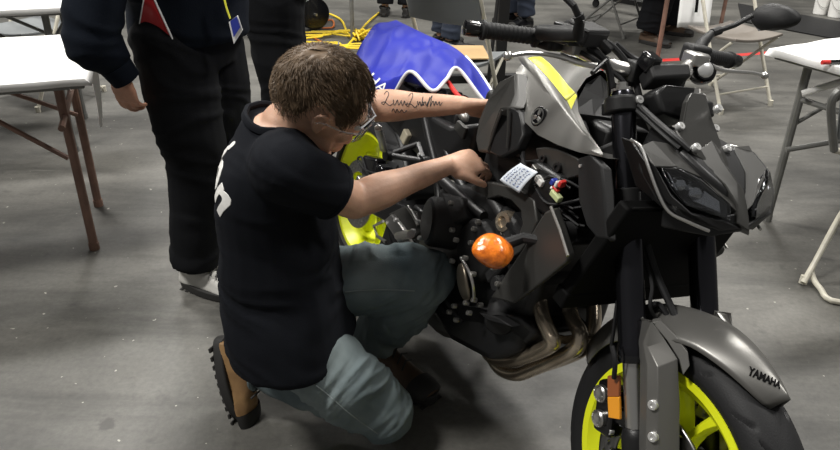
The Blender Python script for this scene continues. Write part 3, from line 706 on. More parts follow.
# headlight core that fills the shell
core = [[Vector((x, y * w, z)) for y, z in ((-1, z0), (-.6, z0 - .03), (.6, z0 - .03), (1, z0), (.8, z1), (-.8, z1))] for x, w, z0, z1 in ((1.16, .09, .86, .95), (1.24, .10, .83, .94), (1.31, .07, .825, .91), (1.35, .03, .83, .885))]
bp_(MB().loft(core), 'headlight_shell', 'black', True, bevel=.006)
# bright trim under the cheek
for s in (-1, 1):
    tr = [Vector((p[0], p[1] * -s, p[2])) for p in ((1.2116, -0.1600, 0.9321), (1.2459, -0.1640, 0.9300), (1.2769, -0.1640, 0.9042), (1.3115, -0.1550, 0.8650), (1.3363, -0.1400, 0.8381), (1.3603, -0.1120, 0.8287), (1.3777, -0.0720, 0.8180))] if s < 0 else [Vector((p[0], p[1] * -s, p[2])) for p in ((1.1888, -0.1350, 0.9232), (1.2183, -0.1400, 0.9231), (1.2470, -0.1400, 0.8974), (1.2857, -0.1300, 0.8544), (1.3117, -0.1150, 0.8269), (1.3416, -0.0900, 0.8198), (1.3741, -0.0700, 0.8163))]
    k = MB().tube(smooth_path(tr, 4), .0032, 8); bp_(k, 'trim_line', 'silver', True)
    lo = [tr[0], tr[2], tr[3], tr[4], tr[5], tr[5] + Vector((-.06, 0, .0)), tr[3] + Vector((-.06, 0, -.01)), tr[1] + Vector((-.06, 0, 0))]
    bp_(MB().plate(lo, (0, s * -.008, -.002)), 'lower_cowl', 'black', True, bevel=.002)
# fly screen
Fs = V((1.2012, -0.0380, 1.0146), (1.1802, -0.0120, 1.0264), (1.1640, 0.0450, 1.0216), (1.1851, 0.0620, 0.9744), (1.2419, 0.0500, 0.9338), (1.2934, 0.0200, 0.9165), (1.3310, 0.0000, 0.8799), (1.2894, -0.0300, 0.9179), (1.2711, -0.0600, 0.9324), (1.2191, -0.0620, 0.9567), (1.2107, -0.0400, 0.9732))
fs_ = bp_(MB().plate(Fs, (-.012, 0, -.010)), 'fly_screen', 'dgrey', True, bevel=.003)
for p in ((1.2150, -0.0550, 0.9617), (1.2663, -0.0520, 0.9370), (1.1975, 0.0600, 0.9571), (1.2536, 0.0460, 0.9336), (1.1865, 0.0620, 0.9959)):
    bp_(bolt(Vector(p) + Vector((.004, 0, .004)), (.7, 0, .7), .0085, .006), 'screen_bolt', 'chrome', True, fs_)
for a, b_ in (((688, 126, -.04), (700, 141, -.035)), ((692, 125, -.032), (703, 139, -.027))):
    pass
for pp in (((1.1124, -0.0900, 0.9754), (1.1743, -0.0900, 0.9592), (1.2270, -0.0850, 0.9442), (1.2539, -0.0750, 0.9338)), ((1.1228, -0.0850, 0.9809), (1.1805, -0.0850, 0.9655), (1.2351, -0.0800, 0.9512), (1.2650, -0.0600, 0.9342))):
    bp_(MB().tube(smooth_path(pp, 4), .008, 8, flat=.7), 'headlight_stay', 'blackm', True)
# cables and hoses at the head
for pp, r_ in ((((1.0044, -0.1400, 1.0870), (1.0245, -0.1000, 1.0705), (1.0525, -0.0600, 1.0305), (1.0881, -0.0500, 0.9814)), .007), (((1.0032, -0.1500, 1.0652), (1.0355, -0.1200, 1.0423), (1.0554, -0.1100, 1.0064), (1.0700, -0.1100, 0.9809)), .008),
               (((1.0080, -0.1700, 1.0521), (1.0309, -0.1300, 1.0361), (1.0634, -0.0900, 1.0141), (1.0778, -0.0700, 0.9857)), .005), (((1.0490, -0.0300, 1.0531), (1.0297, -0.0500, 1.0553), (1.0125, -0.0900, 1.0771)), .007),
               (((1.2309, -0.0600, 0.7279), (1.2691, -0.0500, 0.6784), (1.3161, -0.0400, 0.6348), (1.3450, -0.0350, 0.6098)), .0075), (((1.2408, -0.0600, 0.6917), (1.2918, -0.0700, 0.6574), (1.3121, -0.0800, 0.6237), (1.3173, -0.0600, 0.5950)), .004),
               (((1.2875, -0.0600, 0.6006), (1.3044, -0.0500, 0.6193), (1.3293, -0.0400, 0.6053)), .006), (((1.3163, -0.1500, 0.5369), (1.3366, -0.1500, 0.5126), (1.3381, -0.1400, 0.4739)), .005)):
    bp_(MB().tube(smooth_path(pp, 5), r_, 8), 'hose', 'rubber', True)
k = MB().tube(V((1.0865, -0.1900, 1.0266), (1.0575, -0.1400, 1.0498)), .0045, 8); bp_(k, 'cable_tie', 'black', True)

# ---------------------------------------------------------------- tank
Rg = V((0.6964, -0.0700, 0.9574), (0.7755, -0.0950, 0.9503), (0.8938, -0.1250, 0.9301), (0.9870, -0.1450, 0.9133), (1.0612, -0.1600, 0.8989), (1.1149, -0.1700, 0.8889), (1.1534, -0.1780, 0.8834))
Lw = V((0.7169, -0.0980, 0.9398), (0.7906, -0.1300, 0.8929), (0.8656, -0.1520, 0.8560), (0.9357, -0.1640, 0.8477), (1.0184, -0.1740, 0.8528), (1.0882, -0.1800, 0.8619), (1.1604, -0.1820, 0.8775))
def tank_side(t):
    f = min(t * 6, 5.999); i = int(f); w = f - i
    r, l = lerp(Rg[i], Rg[i + 1], w), lerp(Lw[i], Lw[i + 1], w)
    c = Vector((.60 + .300 * t, 0, .955 + .062 * math.sin(min(1, t * 1.15) * 2.3)))
    q = [c]
    for k_ in (.25, .5, .72, .88):
        p = lerp(c, r, k_); p.x = c.x + (r.x - c.x) * k_ ** 2.8; p.z += .016 * math.sin(k_ * math.pi) * (1 - .4 * t); q.append(p)
    q += [lerp(r, q[-1], .06), r, lerp(r, l, .08), lerp(r, l, .5) + Vector((0, -.003, 0)), l, Vector((l.x - .01, l.y * .86, l.z - .006))]
    return q
rings = []
for i in range(25):
    q = tank_side(i / 24); rings.append([Vector(p) for p in reversed(q)] + [Vector((p.x, -p.y, p.z)) for p in q[1:]])
_k = MB().loft(rings, cap=False); _k.f.append(tuple(range(len(rings[0]))))
tank = bp_(_k, 'fuel_tank', 'grey', bevel=0, smooth=32)
fr_ = tank_side(1.0)[:8]
bp_(MB().loft([[Vector((min(p.x, .985 - .02 * abs(f)), p.y * .88 * f, p.z - .012)) for p in fr_] for f in (-1, -.5, 0, .5, 1)], cap=False), 'tank_front_shade', 'black', parent=tank, smooth=0)  # black sheet put across the tank front for the hollow's shade
BT = None
def tank_bvh():
    dg = bpy.context.evaluated_depsgraph_get(); vs, fs = [], []
    for o in [tank]:
        e = o.evaluated_get(dg).to_mesh(); k = len(vs); vs += [v.co.copy() for v in e.vertices]; fs += [tuple(i + k for i in p.vertices) for p in e.polygons]
    return BVHTree.FromPolygons(vs, fs)
BT = tank_bvh()
def decal(poly, name, m, d, off=.0012, parent=None, n=16):
    # lay a flat print onto the tank along direction d
    k = MB(); d = Vector(d).normalized(); a, b, c, e = [Vector(p) for p in poly]
    def fn(u, v):
        p = lerp(lerp(a, b, u), lerp(e, c, u), v); h = BT.ray_cast(p - d * .2, d)
        return (h[0] if h[0] else p) - d * off
    k.grid(fn, n, n); return bp_(k, name, m, parent=parent or tank, solid=.0006, smooth=60)
dn = Vector((0, .35, -1))
decal(((0.7060, -0.0600, 0.9633), (0.7399, -0.0500, 0.9801), (0.9363, -0.0880, 0.9360), (0.9460, -0.1120, 0.9073)), 'yellow_stripe', 'yprint', dn)
decal(((0.9478, -0.1100, 0.9057), (0.9394, -0.0900, 0.9344), (0.9513, -0.0920, 0.9286), (0.9820, -0.1220, 0.8929)), 'yellow_stripe', 'yprint', dn)
# emblem with tuning fork style roundel
ec = Vector((0.9048, -0.1550, 0.8824)); en = Vector((-.05, -1, .22)).normalized(); h = BT.ray_cast(ec + en * .15, -en)
ec = h[0] if h[0] else ec
eb = bp_(MB().lathe([(.001, .003), (.0215, .003), (.0235, .0015), (.0235, -.003)], ec + en * .001, en, 32), 'emblem', 'gloss', parent=tank)
k = MB().lathe([(.0165, .0), (.0165, .0012), (.0195, .0012), (.0195, .0)], ec + en * .0035, en, 32, closed=True)
eu = (Vector((0, 0, 1)) - en * en.z).normalized(); ew = eu.cross(en)
for i in range(3):
    a = R(90 + 120 * i); dd = eu * math.sin(a) + ew * math.cos(a); pp = eu * math.cos(a) - ew * math.sin(a); o_ = ec + en * .004
    for j in (-1, 0, 1): k.tube([o_ + dd * .003 + pp * j * .001, o_ + dd * .007 + pp * j * .0036, o_ + dd * .0155 + pp * j * .0036], .0013, 6)
bp_(k, 'emblem_print', 'silver', parent=eb)
bp_(MB().box((1.0, 0, .83), (.10, .13, .15)), 'steering_head', 'black', bevel=.015)
for i in range(5): bp_(MB().tube(smooth_path([(.95, -.07 + .015 * i, .90 - .01 * i), (1.0, -.085 + .012 * i, .88 - .022 * i), (1.05, -.07 + .02 * i, .80 + .012 * i)], 4), .005, 8), 'head_cable', 'rubber')
# fuel cap
bp_(MB().lathe([(.001, .006), (.030, .006), (.036, .003), (.036, -.008)], (.80, 0, 1.008), (.02, 0, 1), 28), 'fuel_cap', 'black', parent=tank)

# side cover being held (dark grey, right) - a faceted shell
cov = V((0.7518, -0.1250, 0.9463), (0.7345, -0.1500, 0.9100), (0.7145, -0.1650, 0.8632), (0.7083, -0.1700, 0.8098), (0.7185, -0.1720, 0.7609), (0.7469, -0.1750, 0.7392), (0.7933, -0.1800, 0.7557))
inn = V((0.8103, -0.1500, 0.9019), (0.8342, -0.1750, 0.8807), (0.8263, -0.1950, 0.8698), (0.8113, -0.1950, 0.8066), (0.8065, -0.1900, 0.7601), (0.8508, -0.1850, 0.7613), (0.8881, -0.1750, 0.7949), (0.8890, -0.1650, 0.8342), (0.8424, -0.1550, 0.8726))
cvo = bp_(MB().plate(cov[:6] + [inn[4], inn[3], inn[2], inn[1], inn[0]], (.012, .03, 0)), 'side_cover', 'dgrey', bevel=.006, seg=3)
bp_(MB().plate(inn[1:8] + [inn[8]], (.006, .025, 0)), 'intake_scoop', 'black', parent=cvo, bevel=.005)
for a, b_ in (((502, 111, -.196), (489, 147, -.194)), ((508, 110, -.190), (509, 146, -.184))): pass
bp_(MB().tube(V((0.8289, -0.1970, 0.8704), (0.8215, -0.1970, 0.8295), (0.8099, -0.1940, 0.7662)), .0030, 8), 'scoop_ridge', 'dgrey', parent=cvo)
bp_(MB().tube(V((0.8373, -0.1880, 0.8784), (0.8550, -0.1860, 0.8314), (0.8656, -0.1840, 0.7914)), .0025, 8), 'scoop_ridge', 'dgrey', parent=cvo)
cvl = bp_(MB().plate([Vector((p.x, -p.y, p.z)) for p in cov[:6] + [inn[4], inn[3], inn[2], inn[1], inn[0]]], (.012, -.03, 0)), 'side_cover', 'dgrey', bevel=.006)

# air box, frame and electrics under the tank
bp_(MB().box((.80, 0, .80), (.36, .22, .15)), 'air_box', 'black', bevel=.02, seg=3)
bp_(MB().loft([[Vector((x, y, z)) for y, z in ((-w, z0), (w, z0), (w, z1), (-w, z1))] for x, w, z0, z1 in ((.70, .12, .55, .74), (.86, .13, .60, .76), (1.02, .10, .66, .84), (1.10, .05, .72, .92))]), 'main_frame', 'blackm', bevel=.012, seg=3)
FrR = V((0.9530, -0.1500, 0.8262), (1.0134, -0.1600, 0.8403), (1.0773, -0.1700, 0.8452), (1.1018, -0.1650, 0.8349), (1.0933, -0.1600, 0.8118), (1.0518, -0.1550, 0.7864), (1.0009, -0.1500, 0.7757), (0.9714, -0.1480, 0.7785), (0.9364, -0.1450, 0.7894), (0.9096, -0.1400, 0.8088))
for s in (1, -1):
    fp_ = bp_(MB().plate([Vector((p.x, p.y * s, p.z)) for p in FrR], (0, s * .03, 0)), 'tank_bracket', 'dgrey', bevel=.004)
for p, r_ in (((1.0230, -0.1600, 0.8027), .011), ((0.9629, -0.1520, 0.8013), .008)):
    bp_(MB().lathe([(r_ * .5, .002), (r_ * .55, .006), (r_, .006), (r_ * 1.1, .0)], p, (0, -1, .1), 18), 'bracket_bolt', 'black', parent=bike)
# lower frame spar with the opening round the cam cover
for s in (1, -1):
    outer = V((0.7140, -0.1500, 0.6352), (0.7797, -0.1600, 0.6752), (0.8565, -0.1700, 0.6981), (0.9386, -0.1750, 0.7164), (0.9969, -0.1780, 0.7165), (1.0281, -0.1800, 0.6772), (1.0205, -0.1800, 0.6344), (1.0011, -0.1800, 0.5897), (0.9614, -0.1780, 0.5434))
    inner_ = V((0.7703, -0.1520, 0.6033), (0.8132, -0.1600, 0.6409), (0.8581, -0.1680, 0.6678), (0.9099, -0.1720, 0.6794), (0.9581, -0.1760, 0.6752), (0.9798, -0.1780, 0.6500), (0.9776, -0.1780, 0.6188), (0.9600, -0.1780, 0.5846), (0.9306, -0.1760, 0.5488))
    k = MB(); rings = []
    for a, b_ in zip(outer, inner_):
        a = Vector((a.x, a.y * s, a.z)); b_ = Vector((b_.x, b_.y * s, b_.z)); t = Vector((0, s * .03, 0))
        rings.append([a, b_, b_ + t, a + t])
    k.loft(rings); bp_(k, 'frame_spar', 'dgrey', bevel=.004, smooth=45)
    bp_(MB().tube(smooth_path([Vector((p[0], p[1] * s, p[2])) for p in ((0.3592, -0.0800, 0.7043), (0.4930, -0.1000, 0.6566), (0.6108, -0.1200, 0.6172), (0.7848, -0.1500, 0.5848))], 5), .014, 12), 'frame_tube', 'black')
    bp_(MB().tube([Vector((p[0], p[1] * s, p[2])) for p in ((0.3320, -0.1000, 0.7194), (0.4139, -0.1100, 0.6589), (0.4981, -0.1200, 0.6033), (0.5844, -0.1400, 0.5254))], .013, 12), 'frame_tube', 'black')
    bp_(MB().tube([Vector((p[0], p[1] * s, p[2])) for p in ((0.5844, -0.1600, 0.6060), (0.7537, -0.1650, 0.5989), (0.8273, -0.1700, 0.6013))], [.016, .014, .012], 12), 'frame_tube', 'black')
# wiring under the tank
k = MB(); rr = random.Random(3)
for i in range(12):
    a = Vector((0.9810, -0.1650, 0.7219)) + Vector((rr.uniform(-.01, .02), rr.uniform(-.01, .02), rr.uniform(-.02, .03))); b_ = Vector((1.1078, -0.1500, 0.7525)) + Vector((rr.uniform(-.03, .02), rr.uniform(-.02, .02), rr.uniform(-.05, .04)))
    m_ = lerp(a, b_, .5) + Vector((rr.uniform(-.02, .02), -.012, rr.uniform(-.04, .03))); k.tube(smooth_path([a, m_, b_], 5), .003, 6)
for i in range(8):
    a = Vector((0.8717, -0.1500, 0.7900)) + Vector((rr.uniform(-.01, .01), 0, rr.uniform(-.01, .03))); k.tube(smooth_path([a, Vector((0.9269, -0.1650, 0.7659)), Vector((0.9761, -0.1600, 0.7610))], 5), .003, 6)
tag(bp_(k, 'wiring_loom', 'rubber'), kind='stuff')
k = MB().box((1.0072, -0.1500, 0.7450), (.10, .05, .10)); bp_(k, 'electrics_tray', 'black', bevel=.01)
ct = Vector((0, -.03, .012))
for (px, sz, m_, nm) in (((0.9988, -0.1650, 0.7580), (.026, .014, .016), 'white', 'white_connector'), ((0.9723, -0.1650, 0.7761), (.018, .012, .014), 'alu', 'grey_connector'), ((1.0475, -0.1700, 0.7753), (.010, .016, .014), 'bluep', 'blue_connector'), ((1.0631, -0.1720, 0.7770), (.007, .016, .015), 'white', 'white_connector'),
                         ((1.0746, -0.1720, 0.7817), (.009, .016, .016), 'red', 'red_connector'), ((1.0594, -0.1700, 0.7641), (.018, .010, .006), 'red', 'red_connector'), ((1.0489, -0.1720, 0.7620), (.006, .010, .006), 'white', 'white_connector'), ((1.0655, -0.1700, 0.7504), (.030, .014, .014), 'greenw', 'pale_connector')):
    bp_(MB().box(Vector(px) + ct * .4, sz, (10, 18, 5)), nm, m_, bevel=.002)
# dark vertical plate ahead of the electrics
bp_(MB().plate(V((1.0852, -0.1750, 0.8480), (1.1224, -0.1800, 0.8700), (1.1646, -0.1850, 0.8624), (1.1918, -0.1850, 0.8208), (1.2390, -0.1900, 0.7400), (1.2148, -0.1900, 0.7283), (1.1752, -0.1850, 0.7358), (1.1278, -0.1800, 0.7724)), (.02, .012, 0)), 'radiator_side_panel', 'blackm', bevel=.004)
bp_(MB().lathe([(.001, .004), (.0035, .004), (.004, 0)], (1.1039, -0.1760, 0.8375), (0, -1, 0), 10), 'panel_screw', 'chrome')

# ---------------------------------------------------------------- radiator, shrouds
rp = [(1.165, .485), (1.225, .80)]
bp_(MB().plate([(1.160, -.195, .585), (1.160, .195, .585), (1.235, .185, .820), (1.235, -.185, .820)], (.032, 0, -.008)), 'radiator', mat('radiator core black', (.004, .004, .004), .7, spec=.1), bevel=.006)
k = MB()
for i in range(26):
    t = i / 25; x0 = 1.160 + (.075) * t; k.box((x0 + .031, 0, .59 + .225 * t), (.003, .35, .003))
bp_(k, 'radiator_fins', 'black')
bp_(MB().plate([(1.156, -.20, .560), (1.156, .20, .560), (1.162, .20, .60), (1.162, -.20, .60)], (.036, 0, -.008)), 'radiator_tank', bpy.data.materials['radiator core black'], bevel=.005)
for s in (1, -1):
    sh = V((1.1044, -0.2200, 0.7422), (1.1562, -0.2320, 0.7190), (1.2068, -0.2400, 0.6844), (1.2064, -0.2400, 0.6710), (1.1457, -0.2320, 0.5898), (1.0723, -0.2220, 0.4981), (1.0332, -0.2180, 0.4828), (0.9833, -0.2150, 0.4618), (1.0184, -0.2200, 0.5419), (1.0526, -0.2220, 0.6220), (1.0734, -0.2200, 0.6939), (1.0814, -0.2150, 0.7252))
    bp_(MB().plate([Vector((p.x, p.y * s, p.z)) for p in sh], (-.01, s * .028, 0)), 'radiator_shroud', 'dgrey', bevel=.005, seg=3)
    bp_(MB().tube([Vector((p[0], p[1] * s, p[2])) for p in ((1.1020, -0.2220, 0.7456), (1.1572, -0.2330, 0.7195), (1.2070, -0.2410, 0.6868))], .0035, 8), 'shroud_edge', 'alu')
k = MB().lathe([(.001, .006), (.011, .005), (.013, 0)], (1.1193, -0.1950, 0.6986), (0, -1, 0), 18); bp_(k, 'hose_cap', 'white')
bp_(MB().lathe([(.013, .002), (.024, .0), (.024, -.02)], (1.1215, -0.1900, 0.6949), (0, -1, 0), 18), 'hose_clamp', 'blackm')
# turn signals
for s in (1, -1):
    c = Vector((1.0588, -0.3050, 0.6259)); c.y = s * abs(c.y); 
    mt = [(.001, .030), (.012, .027), (.022, .016), (.026, .0), (.024, -.012)]
    rot = (0, 14, s * 28)
    k = MB().ell(c, (.044, .050, .034), 26, 14, rot)
    for v in k.v:   # pointed outer end
        d = v - c; t = min(1, abs(d.y) / .050); f = 1 - .38 * t ** 1.5; v.x = c.x + d.x * f; v.z = c.z + d.z * f
    ts = bp_(k, 'turn_signal', 'orange', smooth=50)
    bp_(MB().ell(c + Vector((-.012, -s * .024, -.002)), (.032, .030, .026), 20, 10, rot).tube([c + Vector((-.01, -s * .02, .004)), Vector((1.06, s * .235, .655)), Vector((1.12, s * .19, .67))], [.014, .012, .012], 10), 'signal_housing', 'blackm', parent=ts)

# ---------------------------------------------------------------- engine
bp_(MB().loft([[Vector((x, y, z)) for y, z in ((-w, z0), (w, z0), (w, z1), (-w, z1))] for x, w, z0, z1 in ((.48, .12, .30, .50), (.60, .15, .24, .60), (.80, .16, .22, .66), (.96, .15, .26, .60), (1.04, .13, .34, .54))]), 'engine_block', 'black', bevel=.02, seg=3)
bp_(MB().plate([(.86, -.165, .50), (.98, -.165, .47), (1.10, -.165, .66), (.98, -.165, .72)], (0, .33, 0)), 'cylinder_head', 'blackm', bevel=.012, seg=3)
k = MB()
for i in range(5): k.plate([(.87 + .016 * i, -.172, .515 + .034 * i), (1.0 + .016 * i, -.172, .485 + .034 * i), (1.003 + .016 * i, -.172, .495 + .034 * i), (.873 + .016 * i, -.172, .525 + .034 * i)], (0, .344, 0))
bp_(k, 'cooling_ribs', 'black')
def ypl(u, v, y): return None
# round clutch / alternator covers on the right
cc = Vector((0.6840, -0.2050, 0.5198))
bp_(MB().lathe([(.02, .028), (.060, .026), (.066, .018), (.070, -.05)], cc, (-.28, -1, .0), 40), 'drum_cover', 'blackm', bevel=.003)
bp_(MB().lathe([(.001, .031), (.052, .030), (.056, .027)], cc, (-.28, -1, .0), 36), 'cover_face', 'black')
bp_(MB().plate(V((0.6600, -0.2000, 0.5928), (0.7431, -0.1900, 0.6137), (0.7840, -0.1900, 0.5765), (0.7473, -0.2000, 0.5375), (0.7214, -0.2100, 0.5766)), (.01, .06, 0)), 'sprocket_housing', 'blackm', bevel=.006)
cl = Vector((0.8621, -0.2250, 0.4831))
bp_(MB().lathe([(.03, .020), (.072, .016), (.082, .004), (.086, -.06)], Vector((0.8378, -0.1700, 0.5128)), (0, -1, .05), 40), 'clutch_cover', 'blackm', bevel=.003)
k = MB().loft([[Vector(p) for p in r] for r in (((0.8235, -0.2200, 0.4739), (0.8701, -0.2400, 0.4990), (0.8814, -0.2250, 0.5041)), ((0.8243, -0.2200, 0.4375), (0.8958, -0.2500, 0.4777), (0.9128, -0.2280, 0.4856)), ((0.8409, -0.2150, 0.4032), (0.9139, -0.2440, 0.4462), (0.9344, -0.2220, 0.4562)), ((0.8640, -0.2050, 0.3809), (0.9164, -0.2250, 0.4129), (0.9300, -0.2120, 0.4198)))])
bp_(k, 'polished_case', 'bronze', smooth=180, sub=2)
k = MB().tube(smooth_path(V((0.8635, -0.2350, 0.5063), (0.9187, -0.2480, 0.5033), (0.9464, -0.2450, 0.4807), (0.9397, -0.2260, 0.4376)), 5), .004, 8); bp_(k, 'case_gasket_rim', 'silver')
rr = random.Random(12)
bolts('engine_bolt', 'alu', ((0.8103, -0.2200, 0.4699), (0.8790, -0.2350, 0.5142), (0.9307, -0.2400, 0.4985), (0.9342, -0.2200, 0.4284), (0.9010, -0.2150, 0.4004), (0.8505, -0.2100, 0.3618), (0.9159, -0.2100, 0.3803), (0.9810, -0.2250, 0.5403), (1.0034, -0.2200, 0.5105), (0.8357, -0.1900, 0.5891), (0.8270, -0.1900, 0.5661), (0.7722, -0.2150, 0.5382), (0.7989, -0.2150, 0.5230), (0.7195, -0.2000, 0.5897), (0.8420, -0.2000, 0.5353), (0.9367, -0.2000, 0.4143), (0.8297, -0.2050, 0.3313), (0.8598, -0.2000, 0.3251)), (-.1, -1, .15), .0065, .006)
k = MB().lathe([(.006, .010), (.016, .010), (.020, .004), (.020, -.02)], (0.9860, -0.2050, 0.4999), (0, -1, .1), 18); bp_(k, 'oil_filler', 'blackm')
bp_(MB().lathe([(.012, .012), (.014, .018), (.024, .016), (.028, .004), (.028, -.02)], (0.8940, -0.1500, 0.6153), (.1, -1, .1), 24), 'bronze_cover', 'titan')
bp_(MB().plate(V((0.8322, -0.1600, 0.5762), (0.8631, -0.1500, 0.6463), (0.9372, -0.1600, 0.6352), (0.9705, -0.1800, 0.5482), (0.9306, -0.1900, 0.4656), (0.8623, -0.1800, 0.4922)), (0, .05, 0)), 'head_cover', 'blackm', bevel=.008)
# belly: sump and oil pipes
bp_(MB().plate(V((0.8099, -0.1900, 0.3543), (0.9202, -0.1900, 0.3953), (1.0406, -0.1600, 0.4369), (1.0850, -0.1400, 0.4191), (1.0108, -0.1000, 0.3157), (0.8820, -0.1000, 0.2303), (0.8241, -0.1400, 0.2509)), (0, .18, 0)), 'sump', 'black', bevel=.012, seg=3)
bp_(MB().plate(V((0.9301, -0.1950, 0.3903), (0.9703, -0.1980, 0.3923), (1.0532, -0.1880, 0.4231), (1.0064, -0.1950, 0.4195)), (0, .03, 0)), 'sump_edge', 'blackm', bevel=.003)
bp_(MB().lathe([(.03, .05), (.036, .045), (.038, -.02)], (0.9525, -0.1400, 0.3988), (.7, -.6, -.2), 24), 'oil_filter', 'blackm')
k = MB()
for a, b_, c_ in (((0.7122, -0.1800, 0.3657), (0.7711, -0.1800, 0.3311), (0.8353, -0.1600, 0.3003)), ((0.6639, -0.1600, 0.3160), (0.7229, -0.1600, 0.2859), (0.8429, -0.1200, 0.2292))): k.tube(smooth_path((a, b_, c_), 5), .006, 8)
bp_(k, 'brake_line', 'rubber')

# exhaust
hd = (((1.0850, -0.1483, 0.5046), -.075), ((1.1000, -0.0743, 0.5126), -.005), ((1.1150, -0.0225, 0.5278), .065))
paths = [
    ((1.0251, -0.1000, 0.4714), (1.0666, -0.1150, 0.4484), (1.1055, -0.1180, 0.4297), (1.1198, -0.1150, 0.4142), (1.0788, -0.1050, 0.3642), (1.0066, -0.0900, 0.2939), (0.9354, -0.0800, 0.2385), (0.8644, -0.0700, 0.2117)),
    ((1.0345, -0.0200, 0.4705), (1.0870, -0.0450, 0.4542), (1.1385, -0.0600, 0.4442), (1.1466, -0.0650, 0.4149), (1.1026, -0.0600, 0.3575), (1.0312, -0.0550, 0.2762), (0.9649, -0.0500, 0.2110), (0.8794, -0.0450, 0.1830)),
    ((1.0361, 0.0600, 0.4708), (1.0700, 0.0450, 0.4410), (1.1024, 0.0200, 0.4070), (1.1062, 0.0000, 0.3750), (1.0709, -0.0050, 0.3291), (1.0022, -0.0100, 0.2561), (0.9448, -0.0100, 0.2039), (0.8500, -0.0100, 0.1781)),
]
for p in paths:
    p = [Vector(q) for q in p]
    start = [Vector((p[0].x - .05, p[0].y, p[0].z + .07)), Vector((p[0].x - .01, p[0].y, p[0].z + .045))]
    e = p[-1]; tail = [e + Vector((-.12, .02, .03)), Vector((.55, .0, .20))]
    k = MB().tube(smooth_path(start + p + tail, 6), .0185, 18); bp_(k, 'exhaust_header', 'titan', smooth=60)
bp_(MB().tube(V((1.0841, -0.1000, 0.4087), (1.1011, -0.0600, 0.4040), (1.1166, 0.0000, 0.4183)), .010, 12), 'header_link', 'titan')
k = MB().loft([[Vector((x, y * w, .20 + z * h)) for y, z in ((-1, -.6), (-.6, -1), (.6, -1), (1, -.6), (1, .6), (.6, 1), (-.6, 1), (-1, .6))] for x, w, h in ((.74, .06, .04), (.66, .11, .07), (.40, .12, .075), (.30, .08, .05))])
bp_(k, 'silencer', 'alu', bevel=.006)
bp_(MB().tube([(.45, -.10, .18), (.40, -.16, .17), (.34, -.175, .17)], .026, 16), 'exhaust_tip', 'black')

# ---------------------------------------------------------------- swingarm, rear brake, rearsets
for s in (1, -1):
    sw = [(.56, .10, .40, .045, .02), (.40, .115, .40, .04, .018), (.20, .125, .36, .034, .015), (0.02, .128, .315, .038, .014), (-.05, .128, .310, .025, .012)]
    k = MB().loft([[Vector((x, s * (y + w), z - h)), Vector((x, s * (y + w), z + h)), Vector((x, s * (y - w), z + h)), Vector((x, s * (y - w), z - h))] for x, y, z, h, w in sw])
    bp_(k, 'swingarm', 'black', bevel=.008, seg=3)
bp_(MB().lathe([(.01, -.155), (.02, -.15), (.02, .15), (.01, .155)], (0, 0, .315), (0, 1, 0), 20), 'rear_axle', 'alu')
bp_(MB().box((.44, 0, .41), (.06, .24, .09)), 'swingarm_pivot', 'black', bevel=.01)
k = MB().box((0.1333, -0.1250, 0.4638), (.10, .045, .075), (0, -12, 0)).box(Vector((0.2056, -0.1250, 0.4776)), (.05, .05, .045)); rcal = bp_(k, 'rear_caliper', 'gloss', bevel=.01, seg=3)
k = MB().tube(smooth_path(V((0.2143, -0.1500, 0.4735), (0.1204, -0.1500, 0.4511), (0.0567, -0.1500, 0.4629), (0.0833, -0.1500, 0.4799), (0.1630, -0.1500, 0.4465), (0.2708, -0.1400, 0.5025), (0.2952, -0.1300, 0.5322)), 5), .004, 8); bp_(k, 'brake_line', 'rubber', parent=rcal)
bp_(MB().box((0.0554, -0.1200, 0.3863), (.04, .03, .02), (0, 20, 0)), 'caliper_bracket', 'alu', parent=rcal, bevel=.004)
# rear hugger and under tail
bp_(MB().grid(lambda u, v: Vector((math.cos(R(20 + 105 * u)) * .335, (.085) * (2 * v - 1), .315 + math.sin(R(20 + 105 * u)) * (.335 - .02 * (2 * v - 1) ** 2))), 24, 8), 'rear_hugger', 'black', solid=.004)
bp_(MB().loft([[Vector((x, y, z)) for y, z in ((-w, z0), (w, z0), (w * .9, z1), (-w * .9, z1))] for x, w, z0, z1 in ((-.20, .05, .66, .74), (0, .09, .62, .73), (.25, .11, .60, .72), (.50, .12, .58, .73), (.62, .11, .60, .78))]), 'under_tail', 'black', bevel=.015, seg=3)
k = MB().box((0.2824, -0.1150, 0.6232), (.035, .02, .04), (0, 20, 0)); bp_(k, 'tan_connector', mat('tan plastic', (.42, .38, .28), .6), bevel=.004)
